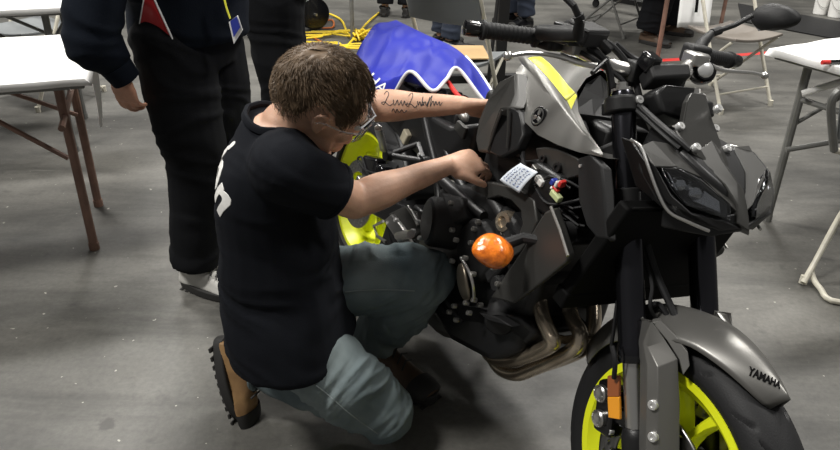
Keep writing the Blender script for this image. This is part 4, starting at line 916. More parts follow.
# passenger peg hanger
for s in (1, -1):
    A_, B_, C_ = [Vector((p[0], p[1] * s, p[2])) for p in ((0.3719, -0.2150, 0.5933), (0.4017, -0.1400, 0.6410), (0.4696, -0.1500, 0.6130))]
    k = MB().tube([A_, B_], .009, 10); k.tube([A_, C_], .009, 10); k.tube([B_, C_], .009, 10); k.lathe([(.012, .012), (.018, .010), (.018, -.01)], A_, (0, s, 0), 16); k.lathe([(.006, .016), (.015, .014), (.015, -.01)], C_, (0, s, 0), 16)
    hg = bp_(k, 'peg_hanger', 'black')
    pa, pb_ = Vector((*(0.3788, -0.2350, 0.6105),)), Vector((*(0.4686, -0.3150, 0.7023),)); pa.y *= s; pb_.y *= s
    pdir = (pb_ - pa)
    k = MB().tube([pa, pb_], [.012, .012], 8, flat=.7)
    for i in range(9):
        c = lerp(pa, pb_, (i + .5) / 9); k.box(c + Vector((0, 0, .009)), (.026, .007, .008), (0, 0, 0))
    bp_(k, 'passenger_footrest', 'silver', parent=hg, bevel=.002)
    # rider rear set
    pts_ = [Vector((p[0], p[1] * s, p[2])) for p in ((0.3753, -0.1900, 0.3815), (0.4525, -0.2000, 0.3810), (0.5202, -0.2050, 0.3715), (0.5817, -0.2000, 0.3985), (0.5215, -0.1950, 0.4135), (0.4636, -0.1900, 0.4186), (0.4058, -0.1850, 0.4185))]
    rs_ = bp_(MB().plate(pts_, (0, -s * -.014, 0)), 'rider_footrest_hanger', 'silver', bevel=.004)
    k = MB().tube([Vector((p[0], p[1] * s, p[2])) for p in ((0.5127, -0.2100, 0.3970), (0.6264, -0.2400, 0.4582))], .012, 10)
    k.tube([Vector((p[0], p[1] * s, p[2])) for p in ((0.3928, -0.2000, 0.3896), (0.3528, -0.2050, 0.3545), (0.3833, -0.2050, 0.3349), (0.4439, -0.2050, 0.3440))], .005, 8)
    k.tube([Vector((p[0], p[1] * s, p[2])) for p in ((0.4686, -0.1700, 0.4689), (0.5191, -0.1750, 0.4628), (0.5640, -0.1800, 0.4520))], .006, 8)
    bp_(k, 'rider_footrest', 'silver', parent=rs_)
    bp_(MB().plate([Vector((p[0], p[1] * s, p[2])) for p in ((0.3622, -0.1700, 0.3989), (0.4371, -0.1650, 0.4584), (0.5092, -0.1650, 0.4709), (0.5705, -0.1700, 0.4362), (0.5437, -0.1800, 0.3983), (0.4493, -0.1800, 0.4054))], (0, s * .02, 0)), 'heel_guard', 'dgrey', bevel=.004)
bolts('footrest_bolt', 'chrome', ((0.4500, -0.1900, 0.4189), (0.5376, -0.2050, 0.4214), (0.5702, -0.2000, 0.4398), (0.5544, -0.1800, 0.4601), (0.5977, -0.1900, 0.4310), (0.5281, -0.2100, 0.3916), (0.4415, -0.1500, 0.6210), (0.2906, -0.1400, 0.5068), (0.3590, -0.1400, 0.5106)), (0, -1, .1), .007, .006)
bp_(MB().tube([(.56, .13, .30), (.50, .26, .12), (.485, .285, .075)], [.014, .012, .012], 10).box((.48, .29, .066), (.07, .04, .012)), 'side_stand', 'black')
# seat base contents seen inside the blue cover: loom and battery
bp_(MB().box((.33, 0, .73), (.30, .16, .07)), 'battery_box', 'black', bevel=.012)
rr = random.Random(8); k = MB(); kr = MB(); kb = MB()
for i in range(16):
    a = Vector((rr.uniform(.22, .46), rr.uniform(-.10, .04), .765)); q = [a]
    for j in range(3): q.append(q[-1] + Vector((rr.uniform(-.05, .05), rr.uniform(-.04, .04), rr.uniform(-.006, .008))))
    (k if i % 3 == 0 else kr if i % 3 == 1 else kb).tube(smooth_path(q, 4), .004 if i % 3 else .006, 6)
tag(bp_(k, 'wiring_loom', 'rubber'), kind='stuff'); bp_(kr, 'red_wires', 'red'); bp_(kb, 'grey_wires', 'alu')
bp_(MB().tube(smooth_path(V((0.3174, -0.0300, 0.8131), (0.3819, -0.0400, 0.7996), (0.4418, -0.0500, 0.7921)), 5), .007, 8), 'battery_lead', 'red')
k = MB().plate(V((0.5433, -0.1200, 0.7604), (0.6009, -0.1250, 0.7562), (0.6026, -0.1300, 0.7229), (0.5403, -0.1250, 0.7363)), (0, .012, 0)); bp_(k, 'linkage_plate', 'dgrey', bevel=.003)
k = MB().ell((0.5077, -0.0800, 0.7660), (.028, .014, .014), 14, 8, (0, 20, 0)); bp_(k, 'fuel_hose_joint', 'alu')

# ------------------------------------------------------------------ people
M.update(
    skin=mat('skin', (.60, .36, .25), .5, bump=.25, bscale=220, var=.18, vscale=22, sss=.12),
    skin2=mat('ruddy skin', (.52, .27, .18), .5, bump=.25, bscale=220, var=.2, vscale=30, sss=.12),
    hair=mat('brown hair', (.118, .078, .046), .5, var=.4, vscale=26, spec=.3, stretch=(1, 1, 1)),
    tshirt=mat('black cotton', (.0075, .0085, .0115), .9, bump=.3, bscale=380, spec=.12),
    blackcloth=mat('black twill', (.0085, .009, .0105), .9, bump=.4, bscale=260, spec=.12),
    navycloth=mat('dark navy fleece', (.006, .0085, .014), .9, bump=.4, bscale=260, spec=.12),
    denim=mat('washed blue denim', (.200, .240, .245), .85, bump=.5, bscale=420, var=.45, vscale=6, col2=(.085, .115, .128), spec=.15),
    navydenim=mat('dark blue denim', (.018, .026, .046), .8, bump=.4, bscale=300),
    seam=mat('pale denim stitching', (.20, .23, .23), .8),
    bootl=mat('tan boot leather', (.34, .20, .085), .6, bump=.5, bscale=60, var=.35, vscale=16, col2=(.19, .105, .045)),
    bootd=mat('shade-darkened brown boot leather', (.085, .050, .028), .6, bump=.4, bscale=70, var=.3, vscale=16),  # left work boot's shade put into its colour; seated person's shoes share it
    sole=mat('dark boot sole', (.020, .019, .018), .7, bump=.3, bscale=120),
    shoeg=mat('grey shoe fabric', (.50, .49, .46), .7, bump=.3, bscale=260),
    redcloth=mat('red jacket fabric', (.50, .018, .022), .7, bump=.3, bscale=220),
    eye=mat('eye white', (.75, .73, .70), .15), iris=mat('brown iris', (.06, .03, .015), .1),
    safety=mat('clear safety lens', (.95, .97, 1), .04, trans=.92, spec=.6),
    tattoo=mat('tattoo ink', (.030, .034, .036), .6),
)
def fuse(k, name, m, voxel=.006, it=3, parent=None, disp=None, fac=.5):
    """melt overlapping volumes into one continuous skin"""
    me = bpy.data.meshes.new(name); me.from_pydata([tuple(v) for v in k.v], [], k.f)
    bm = bmesh.new(); bm.from_mesh(me); bmesh.ops.recalc_face_normals(bm, faces=bm.faces); bm.to_mesh(me); bm.free()
    o = bpy.data.objects.new(name, me); COL.objects.link(o)
    r = o.modifiers.new('r', 'REMESH'); r.mode = 'VOXEL'; r.voxel_size = voxel; r.use_smooth_shade = True
    if it: q = o.modifiers.new('s', 'SMOOTH'); q.iterations = it; q.factor = fac
    dg = bpy.context.evaluated_depsgraph_get(); dg.update()
    out = bpy.data.meshes.new_from_object(o.evaluated_get(dg)); bpy.data.objects.remove(o); bpy.data.meshes.remove(me)
    if disp:
        no = [v.normal.copy() for v in out.vertices]
        for v, n in zip(out.vertices, no): v.co = disp(v.co, n)
    return finish(name, out, m, parent, smooth=180)
def limb(k, pts, rs, n=18, steps=5, flat=1.0, ends=True):
    P = smooth_path(pts, steps); m = len(pts) - 1; rr = []
    for i in range(len(P)):
        t = i / steps; j = min(int(t), m - 1); w = t - j; w = w * w * (3 - 2 * w); rr.append(rs[j] * (1 - w) + rs[j + 1] * w)
    k.tube(P, rr, n, flat=flat)
    if ends:
        for p, r in ((P[0], rr[0]), (P[-1], rr[-1])): k.ell(p, (r, r, r), 16, 10)
    return k
def body_rings(k, secs, n=28, fwd=(1, 0, 0), sq=2.4):
    """secs: (centre, half width, half depth, lateral axis) stacked upward, superellipse sections"""
    rings = []
    for c, w, d, lat, f in secs:
        c, lat, f = Vector(c), Vector(lat).normalized(), Vector(f).normalized(); ring = []
        for i in range(n):
            a = 2 * math.pi * i / n; ca, sa = math.cos(a), math.sin(a)
            ring.append(c + lat * w * math.copysign(abs(ca) ** (2 / sq), ca) + f * d * math.copysign(abs(sa) ** (2 / sq), sa))
        rings.append(ring)
    # refine between sections
    out = []
    for i in range(len(rings) - 1):
        a, b, c, d = rings[max(i - 1, 0)], rings[i], rings[i + 1], rings[min(i + 2, len(rings) - 1)]
        for s in range(4):
            t = s / 4; out.append([.5 * ((2 * q) + (r - p) * t + (2 * p - 5 * q + 4 * r - u) * t * t + (3 * q - p - 3 * r + u) * t ** 3) for p, q, r, u in zip(a, b, c, d)])
    out.append(rings[-1]); k.loft(out); return k
class Frame:
    def __init__(s, c, yaw, pitch, roll=0):
        s.c = Vector(c); s.m = Matrix.Rotation(R(yaw), 3, 'Z') @ Matrix.Rotation(R(pitch), 3, 'Y') @ Matrix.Rotation(R(roll), 3, 'X')
    def __call__(s, x, y, z): return s.c + s.m @ Vector((x, y, z))
    def rot(s): return tuple(math.degrees(a) for a in s.m.to_euler())
def head_volume(k, F, neck_to, nr=.059):
    """head about 0.23 tall: x forward, y left, z up, origin mid skull"""
    def e(c, r, rot=(0, 0, 0)):
        q = MB().ell((0, 0, 0), r, 26, 16, rot); k.add([F(*(Vector(c) + v)) for v in q.v], q.f)
    e((-.012, 0, .022), (.096, .075, .086)); e((.012, 0, -.012), (.082, .069, .085))
    e((.040, 0, -.060), (.046, .050, .050)); e((.066, 0, -.088), (.024, .030, .020)); e((.074, 0, .018), (.022, .052, .022))
    for s in (-1, 1):
        e((.060, s * .036, -.032), (.026, .020, .022)); e((.022, s * .052, -.070), (.035, .016, .030), (0, 22, 0))
        # ear: shell with a rolled rim
        q = MB(); pts = [(-.016, s * .083, .004), (-.020, s * .090, .020), (-.012, s * .092, .030), (.002, s * .086, .026), (.006, s * .078, .008), (.004, s * .076, -.012), (-.002, s * .078, -.026), (-.010, s * .080, -.016)]
        q.tube(smooth_path(pts + [pts[0]], 3), .0052, 8); q.ell((-.006, s * .076, .0), (.014, .006, .026), 14, 8)
        k.add([F(*v) for v in q.v], q.f)
    q = MB(); q.loft([[Vector((x, y * w, z)) for y in (-1, 1) for z in (0,)] + [Vector((x - .012, w * .9, z - .004)), Vector((x - .012, -w * .9, z - .004))] for x, w, z in ((.088, .006, .012), (.100, .010, -.012), (.110, .014, -.030), (.098, .015, -.040))])
    k.add([F(*v) for v in q.v], q.f)
    e((.104, 0, -.031), (.011, .011, .009))
    for s in (-1, 1): e((.094, s * .012, -.034), (.010, .008, .007))
    e((.090, 0, -.057), (.010, .024, .006)); e((.088, 0, -.067), (.010, .021, .006))
    limb(k, [F(-.022, 0, -.030), lerp(F(-.022, 0, -.03), neck_to, .5), neck_to], [nr, nr * .98, nr * 1.12])
def eyes(F, parent):
    for s in (-1, 1):
        o = MB().ell(F(.083, s * .032, .0), (.0115, .0115, .0115), 16, 10).build('eye', 'eye', parent)
        MB().ell(F(.0925, s * .032, -.001), (.0035, .0050, .0050), 12, 8, F.rot()).build('iris', 'iris', o)
        MB().tube(smooth_path([F(.094, s * .014, .018), F(.093, s * .034, .024), F(.082, s * .052, .018)], 4), [.003] * 9, 8).build('eyebrow', 'hair', parent)
def hair_cap(F, parent, name='hair', front=.070, lowback=-.055, strands=9000, seed=5, thick=.012):
    rr = random.Random(seed); k = MB()
    def skull(a, b):   # a azimuth (0 = forward), b elevation
        return Vector((-.010 + .100 * math.cos(b) * math.cos(a), .079 * math.cos(b) * math.sin(a), .022 + .090 * math.sin(b)))
    def line(a):   # lower hair edge elevation by azimuth
        f = abs(a) / math.pi
        K = ((0, 48), (.22, 28), (.33, -12), (.38, -8), (.43, 16), (.57, 16), (.64, -22), (.78, -34), (1, -36))
        for (f0, e0), (f1, e1) in zip(K, K[1:]):
            if f <= f1: return R(e0 + (e1 - e0) * (f - f0) / (f1 - f0))
        return R(-36)
    def fn(u, v):
        a = -math.pi + 2 * math.pi * u; b0 = line(a); b = b0 + (R(90) - b0) * v
        p = skull(a, b); n = Vector((p.x + .01, p.y * 1.3, p.z - .02)).normalized()
        t = thick * min(1, v * 5 + .15) * (1 + .35 * max(0, math.cos(a)) * math.sin(b))
        t += .0055 * noise.noise(Vector((a * 4.2 + p.x * 20, b * 2.2, 3))) + .0035 * noise.noise(Vector((p.y * 70 + math.sin(p.x * 40), p.x * 22, 7 + p.z * 30)))
        return F(*(p + n * t))
    k.grid(fn, 96, 34); o = k.build(name, 'hair', parent, smooth=180)
    q = MB()
    for i in range(strands):
        a = rr.uniform(-math.pi, math.pi); b0 = line(a); b = b0 + (R(88) - b0) * rr.random() ** .8
        p = skull(a, b); n = Vector((p.x + .01, p.y * 1.3, p.z - .02)).normalized()
        crown = Vector((-.055, 0, .10)); d = (p - crown); d = (d - n * d.dot(n)).normalized() if d.length > .01 else Vector((1, 0, 0))
        sw = math.sin(p.y * 60 + p.x * 35) * .7; d = (d + n.cross(d) * (sw + rr.uniform(-.22, .22))).normalized()
        L = rr.uniform(.022, .046) * (1 if b > R(15) else .5); w = rr.uniform(.0004, .0009)
        p0 = p + n * (thick * .75); p1 = p0 + d * L * .5 + n * rr.uniform(.002, .0065); p2 = p0 + d * L + n * rr.uniform(-.003, .006); s = n.cross(d) * w
        q.add([F(*x) for x in (p0 - s, p0 + s, p1 + s * .9, p1 - s * .9, p1 + n * w * 1.2, p2)], [(0, 1, 2, 4), (0, 4, 3), (0, 4, 1) if 0 else (4, 2, 5), (3, 4, 5), (0, 3, 2, 1) if 0 else (3, 5, 2)])
    tag(q.build('hair_strands', 'hair', o, smooth=180), kind='stuff')
    return o
def hand(k, wrist, fwd, up, side, curl=(20, 30, 25), spread=4, thumb=(40, 20), scale=1.0):
    """fwd: along the hand; up: back of the hand; side: +1 thumb on fwd x up side."""
    f = Vector(fwd).normalized(); u = Vector(up); u = (u - f * u.dot(f)).normalized(); r = f.cross(u) * side; s = scale; w = Vector(wrist)
    pal = []
    for t, hw, th in ((-.012, .025, .020), (.02, .032, .017), (.055, .040, .0145), (.088, .041, .0125)):
        c = w + f * t * s; pal.append([c + r * hw * s * math.cos(a) + u * th * s * math.sin(a) for a in (2 * math.pi * i / 16 for i in range(16))])
    k.loft(pal)
    limb(k, [w + f * .015 * s + r * .022 * s - u * .008 * s, w + f * .05 * s + r * .034 * s - u * .012 * s], [.016 * s, .014 * s], 12, 3)
    tips = []
    for i, (off, ln, rad) in enumerate(((.029, .073, .0088), (.0098, .081, .0092), (-.0098, .075, .0088), (-.028, .058, .0078))):
        base = w + f * (.083 - .004 * abs(i - 1)) * s + r * off * s; d = (f + r * math.tan(R(spread * (1.5 - i)))).normalized(); pts = [base - d * .012 * s, base]; p = base
        ax = r; ang = 0
        for j, frac in enumerate((.45, .30, .25)):
            ang -= R(curl[j] * (1 + .06 * i)); dd = Matrix.Rotation(ang * side, 3, ax) @ d; p = p + dd * ln * frac * s; pts.append(p)
        limb(k, pts, [rad * 1.05 * s, rad * 1.05 * s, rad * s, rad * .93 * s, rad * .78 * s], 12, 3); tips.append((p, dd))
    b = w + f * .030 * s + r * .034 * s - u * .008 * s; d = (f * math.cos(R(thumb[0])) + r * math.sin(R(thumb[0])) - u * .25).normalized(); d2 = (d * math.cos(R(thumb[1])) + f * math.sin(R(thumb[1])) - u * .2).normalized()
    limb(k, [b - d * .012 * s, b + d * .032 * s, b + d * .032 * s + d2 * .028 * s], [.0125 * s, .0108 * s, .0088 * s], 12, 4)
    return tips

def boot(name, F, parent, leather, sole_m, ln=.29, shaft=.10, laces=True):
    """x forward from the heel, z up, origin at the heel on the ground"""
    k = MB(); h = .028
    secs = [(.005, .030, .085), (.04, .036, .10), (.09, .038, .105), (.13, .040, .090), (.18, .047, .070), (.23, .048, .058), (.268, .040, .050), (ln - .006, .022, .040)]
    rings = [[F(x, w * math.cos(a) * (1 if math.sin(a) < .2 else .86), h + (t - h) * max(0, math.sin(a)) ** .8 if math.sin(a) > 0 else h + .012 * math.sin(a)) for a in (2 * math.pi * i / 22 for i in range(22))] for x, w, t in secs]
    k.loft(rings)
    k.add(*(lambda q: ([F(*v) for v in q.v], q.f))(limb(MB(), [(.055, 0, .07), (.052, 0, .07 + shaft)], [.044, .048], 18, 4, ends=False)))
    up = fuse(k, name, leather, .005, 3, parent)
    q = MB(); ol = []
    for i in range(36):
        a = 2 * math.pi * i / 36; x = ln / 2 + (ln / 2 + .004) * math.cos(a); f = x / ln
        w = .036 + .016 * math.sin(min(1, max(0, f)) * math.pi * .9) if f < .5 else .036 + .016 * math.sin(f * math.pi * .9)
        ol.append((x, (w) * math.copysign(abs(math.sin(a)) ** .6, math.sin(a))))
    q.loft([[F(x, y, 0) for x, y in ol], [F(x, y, .030) for x, y in ol]]); sl = q.build('sole', sole_m, up, bevel=.004)
    for i in range(11):
        x = .02 + i * .025; w = .040 + .010 * math.sin(x / ln * 3)
        b = MB().box((0, 0, 0), (.012, w * 1.85, .006)); MBb = MB(); MBb.add([F(*(v + Vector((x, 0, -.002)))) for v in b.v], b.f)
        MBb.build('lug', sole_m, up, smooth=0)
    t = MB(); rg = []
    for x, w, tz in ((.215, .0505, .064), (.24, .050, .060), (.268, .0425, .054), (ln - .003, .0255, .044)):
        rg.append([F(x, w * math.cos(a), h + (tz - h) * max(0, math.sin(a)) ** .8) for a in (math.pi * i / 14 for i in range(15))])
    t.loft(rg, cap=False); t.build('toe_cap', sole_m, up, smooth=60)
    if laces:
        for i in range(5):
            x = .165 - i * .020; z = .085 + i * .012; s = MB().tube([F(x + .010, -.026, z - .012), F(x, 0, z + .006), F(x - .004, .026, z - .008)], .0028, 6); s.build('lace', sole_m, up)
    return up
def project_patch(bvh, poly_fn, nu, nv, direction, off):
    d = Vector(direction).normalized(); k = MB(); miss = 0
    def fn(u, v):
        p = Vector(poly_fn(u, v)); h = bvh.ray_cast(p - d * .6, d, 1.4); return (h[0] if h[0] else p) - d * off
    k.grid(fn, nu, nv); return k
def bvh_of(o): return BVHTree.FromPolygons([v.co.copy() for v in o.data.vertices], [tuple(p.vertices) for p in o.data.polygons])
CAMP = Vector((0, 0, 1.4274))

# ---- kneeling mechanic
hipR, hipL = Vector((-.345, 1.435, .365)), Vector((-.315, 1.625, .385))
kneeR, ankR = Vector((-0.0886, 1.4250, 0.1202)), Vector((-0.4385, 1.5550, 0.1593))
kneeL, ankL = Vector((0.0103, 1.6200, 0.4149)), Vector((-0.1376, 1.7300, 0.1293))
shR, shL = Vector((-.285, 1.375, .828)), Vector((-.235, 1.715, .835))
elR, wrR = Vector((-0.1515, 1.4700, 0.7096)), Vector((0.0602, 1.5900, 0.7487))
elL, wrL = Vector((-0.1463, 1.8000, 0.8253)), Vector((0.1033, 1.7800, 0.8389))
neck = Vector((-.297, 1.515, .865))
HF = Frame((-.214, 1.497, .934), 12, 27, 20)
k = MB()
head_volume(k, HF, neck)
lat = (shL - shR).normalized()
body_rings(k, [((-.33, 1.53, .36), .15, .10, lat, (1, -.1, 0)), ((-.345, 1.53, .52), .14, .10, lat, (1, -.1, 0)), ((-.335, 1.535, .70), .165, .105, lat, (1, -.1, 0)), ((-.30, 1.54, .82), .15, .085, lat, (1, -.1, -.1)), ((-.29, 1.54, .875), .07, .06, lat, (1, -.1, -.3))])
limb(k, [neck - Vector((.02, 0, .05)), neck], [.075, .066]); k.ell((-.318, 1.518, .866), (.082, .086, .032))
limb(k, [shR, lerp(shR, elR, .5), elR], [.055, .050, .043]); limb(k, [elR, lerp(elR, wrR, .25), lerp(elR, wrR, .65), wrR], [.042, .044, .032, .024])
limb(k, [shL, lerp(shL, elL, .5), elL], [.055, .050, .043]); limb(k, [elL, lerp(elL, wrL, .25), lerp(elL, wrL, .65), wrL], [.042, .043, .031, .0235])
fR = Vector((0.1616, 1.6600, 0.7476)) - wrR; fL = Vector((0.1644, 1.7700, 0.8406)) - wrL
hand(k, wrR + fR.normalized() * .012, fR + Vector((0, 0, -.01)), (-.15, -.55, .75), 1, (28, 38, 30), 3, (28, 20), 1.0)
hand(k, wrL + fL.normalized() * .012, fL + Vector((0, 0, .0)), (-.2, .55, .75), -1, (30, 40, 30), 3, (35, 25), .98)
limb(k, [hipR, kneeR], [.075, .050]); limb(k, [kneeR, ankR], [.048, .035]); limb(k, [hipL, kneeL], [.075, .050]); limb(k, [kneeL, ankL], [.048, .035])
mech = fuse(k, 'person', 'skin', .0048, 3)
tag(mech, 'man in black t-shirt and faded jeans kneeling beside the motorcycle', 'person')
eyes(HF, mech)
hair_cap(HF, mech)
# stubble-free ear and glasses
for s in (-1, 1):
    g = MB().tube(smooth_path([HF(.092, s * .064, .006), HF(.050, s * .084, .008), HF(.0, s * .090, .012), HF(-.016, s * .090, .004)], 5), .0016, 8)
    if s < 0: gl = g.build('safety_glasses', mat('clear frame', (.8, .82, .84), .2, trans=.85, spec=.3), mech)
    else: g.build('temple', gl.data.materials[0], gl)
def lens_fn(s):
    return lambda u, v: HF(.112 - .030 * u ** 2 - .004 * (v - .5), s * (.006 + .060 * u), .018 - .040 * v)
for s in (-1, 1): MB().grid(lens_fn(s), 12, 8).build('lens', 'safety', gl, solid=.002, smooth=180)
MB().tube(smooth_path([HF(.082, -.067, .021), HF(.113, -.006, .021), HF(.113, .006, .021), HF(.082, .067, .021)], 6), .0020, 8).build('brow_bar', mat('clear bar', (.85, .87, .9), .1, trans=.5), gl)

# t-shirt
def wrinkle(p, n, amp=.006, s=9, dirn=(1, 0, 1)):
    d = Vector(dirn); q = p.dot(d.normalized())
    w = noise.noise(Vector((p.x * s * .6, p.y * s * .6, p.z * s * 1.3)))
    r = 1 - abs(noise.noise(Vector((q * s * 2.0 + w * 1.2, p.y * s * .5, p.z * s * .45 + 4)))) * 2
    return p + n * (amp * .5 * w + amp * max(0, r - .35))
k = MB()
lat2 = Vector((.10, 1, 0))
body_rings(k, [((-.322, 1.508, .295), .206, .152, lat2, (1, -.1, 0)), ((-.335, 1.514, .40), .194, .146, lat2, (1, -.1, 0)), ((-.345, 1.525, .50), .178, .136, lat2, (1, -.1, .0)), ((-.340, 1.530, .60), .180, .132, lat2, (1, -.1, 0)), ((-.345, 1.535, .70), .190, .119, lat2, (1, -.1, -.05)), ((-.336, 1.540, .785), .190, .108, lat2, (1, -.1, -.15)), ((-.320, 1.540, .840), .150, .090, lat2, (1, -.1, -.25)), ((-.312, 1.530, .868), .098, .086, lat2, (1, -.1, -.35))])
slR, slL = lerp(shR, elR, .66), lerp(shL, elL, .70)
for a, b_ in ((shR, slR), (shL, slL)):
    limb(k, [lerp(Vector((-.31, 1.54, .79)), a, .55), a, lerp(a, b_, .5), b_], [.080, .074, .068, .064], 20, 5, ends=False)
    k.ell(a, (.074, .076, .072))
shirt = fuse(k, 't_shirt', 'tshirt', .007, 5, mech, lambda p, n: wrinkle(p, n, .010 if p.z < .62 else .006, 8, (.5, .2, 1)))
sb = bvh_of(shirt)
# collar ring
cr = []
for i in range(28):
    a = 2 * math.pi * i / 28; p = Vector((-.312, 1.520, .880)) + Vector((.080 * math.cos(a), .090 * math.sin(a), -.030 * math.cos(a) + .002))
    h = sb.find_nearest(p); cr.append(lerp(p, h[0], .55))
MB().tube(cr, .007, 8, closed=True, flat=1.4).build('collar', 'tshirt', shirt)
for e, d in ((slR, slR - shR), (slL, slL - shL)):
    d.normalize(); u = d.orthogonal().normalized(); w = d.cross(u)
    MB().tube([e + d * .0 + (u * math.cos(a) + w * math.sin(a)) * .0625 for a in (2 * math.pi * i / 24 for i in range(24))], .0055, 8, closed=True).build('sleeve_hem', 'tshirt', shirt)
# white print down the back
bd = Vector((1, .12, 0)).normalized()
def on_back(p, z, hgt):
    h = sb.ray_cast(p - bd * .5, bd, 1.2); return (h[0] if h[0] else p) - bd * (.0015 + hgt)
for s_ in (1,):
    place_text('back_print', 'ion', .120, (-.47, 1.408, .785), (0, -1, -.75), (0, -.75, 1), 'white', shirt, .0012, on_back, cut=.012, spacing=1.0, bold=.003)

# jeans
k = MB()
body_rings(k, [((-.335, 1.53, .30), .165, .125, lat2, (1, -.1, 0)), ((-.340, 1.53, .37), .172, .130, lat2, (1, -.1, 0)), ((-.345, 1.53, .45), .160, .120, lat2, (1, -.1, 0))])
k.ell((-.365, 1.46, .335), (.086, .09, .09)); k.ell((-.355, 1.61, .335), (.086, .09, .09))
limb(k, [hipR, lerp(hipR, kneeR, .5), kneeR], [.100, .099, .080], 22); limb(k, [kneeR + Vector((.01, 0, -.012)), lerp(kneeR, ankR, .35), lerp(kneeR, ankR, .75), lerp(kneeR, ankR, .93)], [.068, .074, .066, .060], 22)
limb(k, [hipL, lerp(hipL, kneeL, .5), kneeL], [.108, .098, .082], 22); limb(k, [kneeL, lerp(kneeL, ankL, .4), lerp(kneeL, ankL, .9)], [.079, .088, .074], 22)
def denim_folds(p, n):
    near = p.y < 1.53 + .25 * (p.x + .33)
    ax = (kneeR - hipR) if near else (kneeL - hipL); o_ = hipR if near else hipL
    ax = ax.normalized(); t = (p - o_).dot(ax); w = noise.noise(p * 6 + Vector((3, 1, 7)))
    f1 = 1 - abs(noise.noise(Vector((t * 17 + w * 1.6 + p.z * 4, p.y * 4.5, p.z * 3.5 + (9 if near else 2))))) * 2.1
    f2 = 1 - abs(noise.noise(Vector((t * 34 + w * 2.2 - p.z * 9, p.y * 9, p.z * 8 + 5)))) * 2.2
    g = min(1, max(.15, (t - .08) / .12)); return p + n * ((.015 * max(0, f1 - .25) + .007 * max(0, f2 - .3) + .006 * w) * g - .004)
jeans = fuse(k, 'jeans', 'denim', .006, 4, mech, denim_folds)
jb = bvh_of(jeans)
def seam_on(pts, name='seam', r=.0016):
    out = []
    for p in smooth_path(pts, 8):
        d = (p - CAMP).normalized(); h = jb.ray_cast(CAMP, d); out.append((h[0] if h[0] else p) - d * .0008)
    MB().tube(out, r, 6).build(name, 'seam', jeans)
seam_on([(-0.3938, 1.4500, 0.2995), (-0.3273, 1.4500, 0.2402), (-0.2453, 1.4300, 0.1865), (-0.1744, 1.4200, 0.1160), (-0.1016, 1.4100, 0.0576)])
seam_on([(-0.1917, 1.5600, 0.4027), (-0.1283, 1.5800, 0.3971), (-0.0635, 1.6000, 0.3854), (-0.0104, 1.6000, 0.3833)])
dv = (ankR - kneeR).normalized(); u = dv.orthogonal().normalized(); w = dv.cross(u); ce = lerp(kneeR, ankR, .97)
MB().tube([ce + (u * math.cos(a) + w * math.sin(a)) * .060 for a in (2 * math.pi * i / 24 for i in range(24))], .008, 8, closed=True).build('trouser_cuff', 'denim', jeans)
# boots: right one stands on its toe, left one flat
class BF:
    def __init__(s, heel, x, z): s.o = Vector(heel); s.x = Vector(x).normalized(); z = Vector(z); s.z = (z - s.x * z.dot(s.x)).normalized(); s.y = s.z.cross(s.x)
    def __call__(s, a, b, c=None): return s.o + s.x * a + s.y * b + s.z * c
heelR = Vector((-0.5533, 1.5850, 0.2294)); toeR = Vector((-0.5037, 1.5333, 0.0120))
bx_ = (toeR - heelR)
boot('work_boot', BF(heelR, bx_, (1, -.25, .25)), mech, 'bootl', 'sole', ln=max(.25, bx_.length), shaft=.075)
hl = Vector((-0.0921, 1.7607, 0.0000)); 
boot('work_boot', BF((-.150, 1.79, .003), (.70, -.71, 0), (0, 0, 1)), mech, 'bootd', 'sole', ln=.28, shaft=.08)  # darker leather than its pair, holding the shade on this boot
# forearm tattoo, hand lettered script
mb_ = bvh_of(mech)
def stroke(pts, r=.0010):
    out = []
    for q in smooth_path([(p[0], p[1], 0) for p in pts], 4):
        # script laid along the forearm in its own frame
        t = q.x; h = q.y
        base = lerp(elL, wrL, .20 + t * .58); axis = (wrL - elL).normalized(); side = Vector((0, -1, .75)); side = (side - axis * side.dot(axis)).normalized(); upv = side.cross(axis) if side.cross(axis).z > 0 else axis.cross(side)
        o_ = base + side * .12 + upv * (h * .040 - .004); hh = mb_.ray_cast(o_, -side, .3)
        if hh[0]: out.append(hh[0] + side * .0004)
    return MB().tube(out, r, 5) if len(out) > 2 else None
script = [
    [(.02, .55), (.06, .80), (.10, .55), (.06, .10), (.02, -.15), (-.02, -.05), (.04, .0), (.12, -.22), (.18, -.10)],
    [(.19, .15), (.20, -.18), (.23, -.10), (.26, .15), (.28, -.18), (.33, .12)], [(.32, .10), (.35, -.20), (.38, .10), (.40, -.15), (.43, .0)],
    [(.45, .45), (.50, .75), (.52, .45), (.48, .0), (.44, -.25), (.42, -.10), (.50, -.10), (.56, -.28), (.60, -.15)],
    [(.61, .12), (.62, -.15), (.65, .10), (.67, -.18), (.70, .10), (.72, -.15)], [(.70, .45), (.69, -.15), (.74, .10), (.76, -.16), (.79, .05)],
    [(.82, .40), (.78, -.20), (.80, .0), (.86, .55), (.83, -.2), (.88, .15), (.90, -.15), (.93, .12), (.95, -.12), (.99, .10), (1.0, -.15), (1.04, .05)],
    [(.16, -.55), (.19, -.40), (.22, -.62), (.25, -.42), (.29, -.60), (.33, -.44), (.37, -.58), (.42, -.46)],
]
tk = MB()
for st in script:
    q = stroke(st)
    if q: tk.add(q.v, q.f)
tag(tk.build('forearm_tattoo', 'tattoo', mech, smooth=0), 'script lettering tattooed on the left forearm')

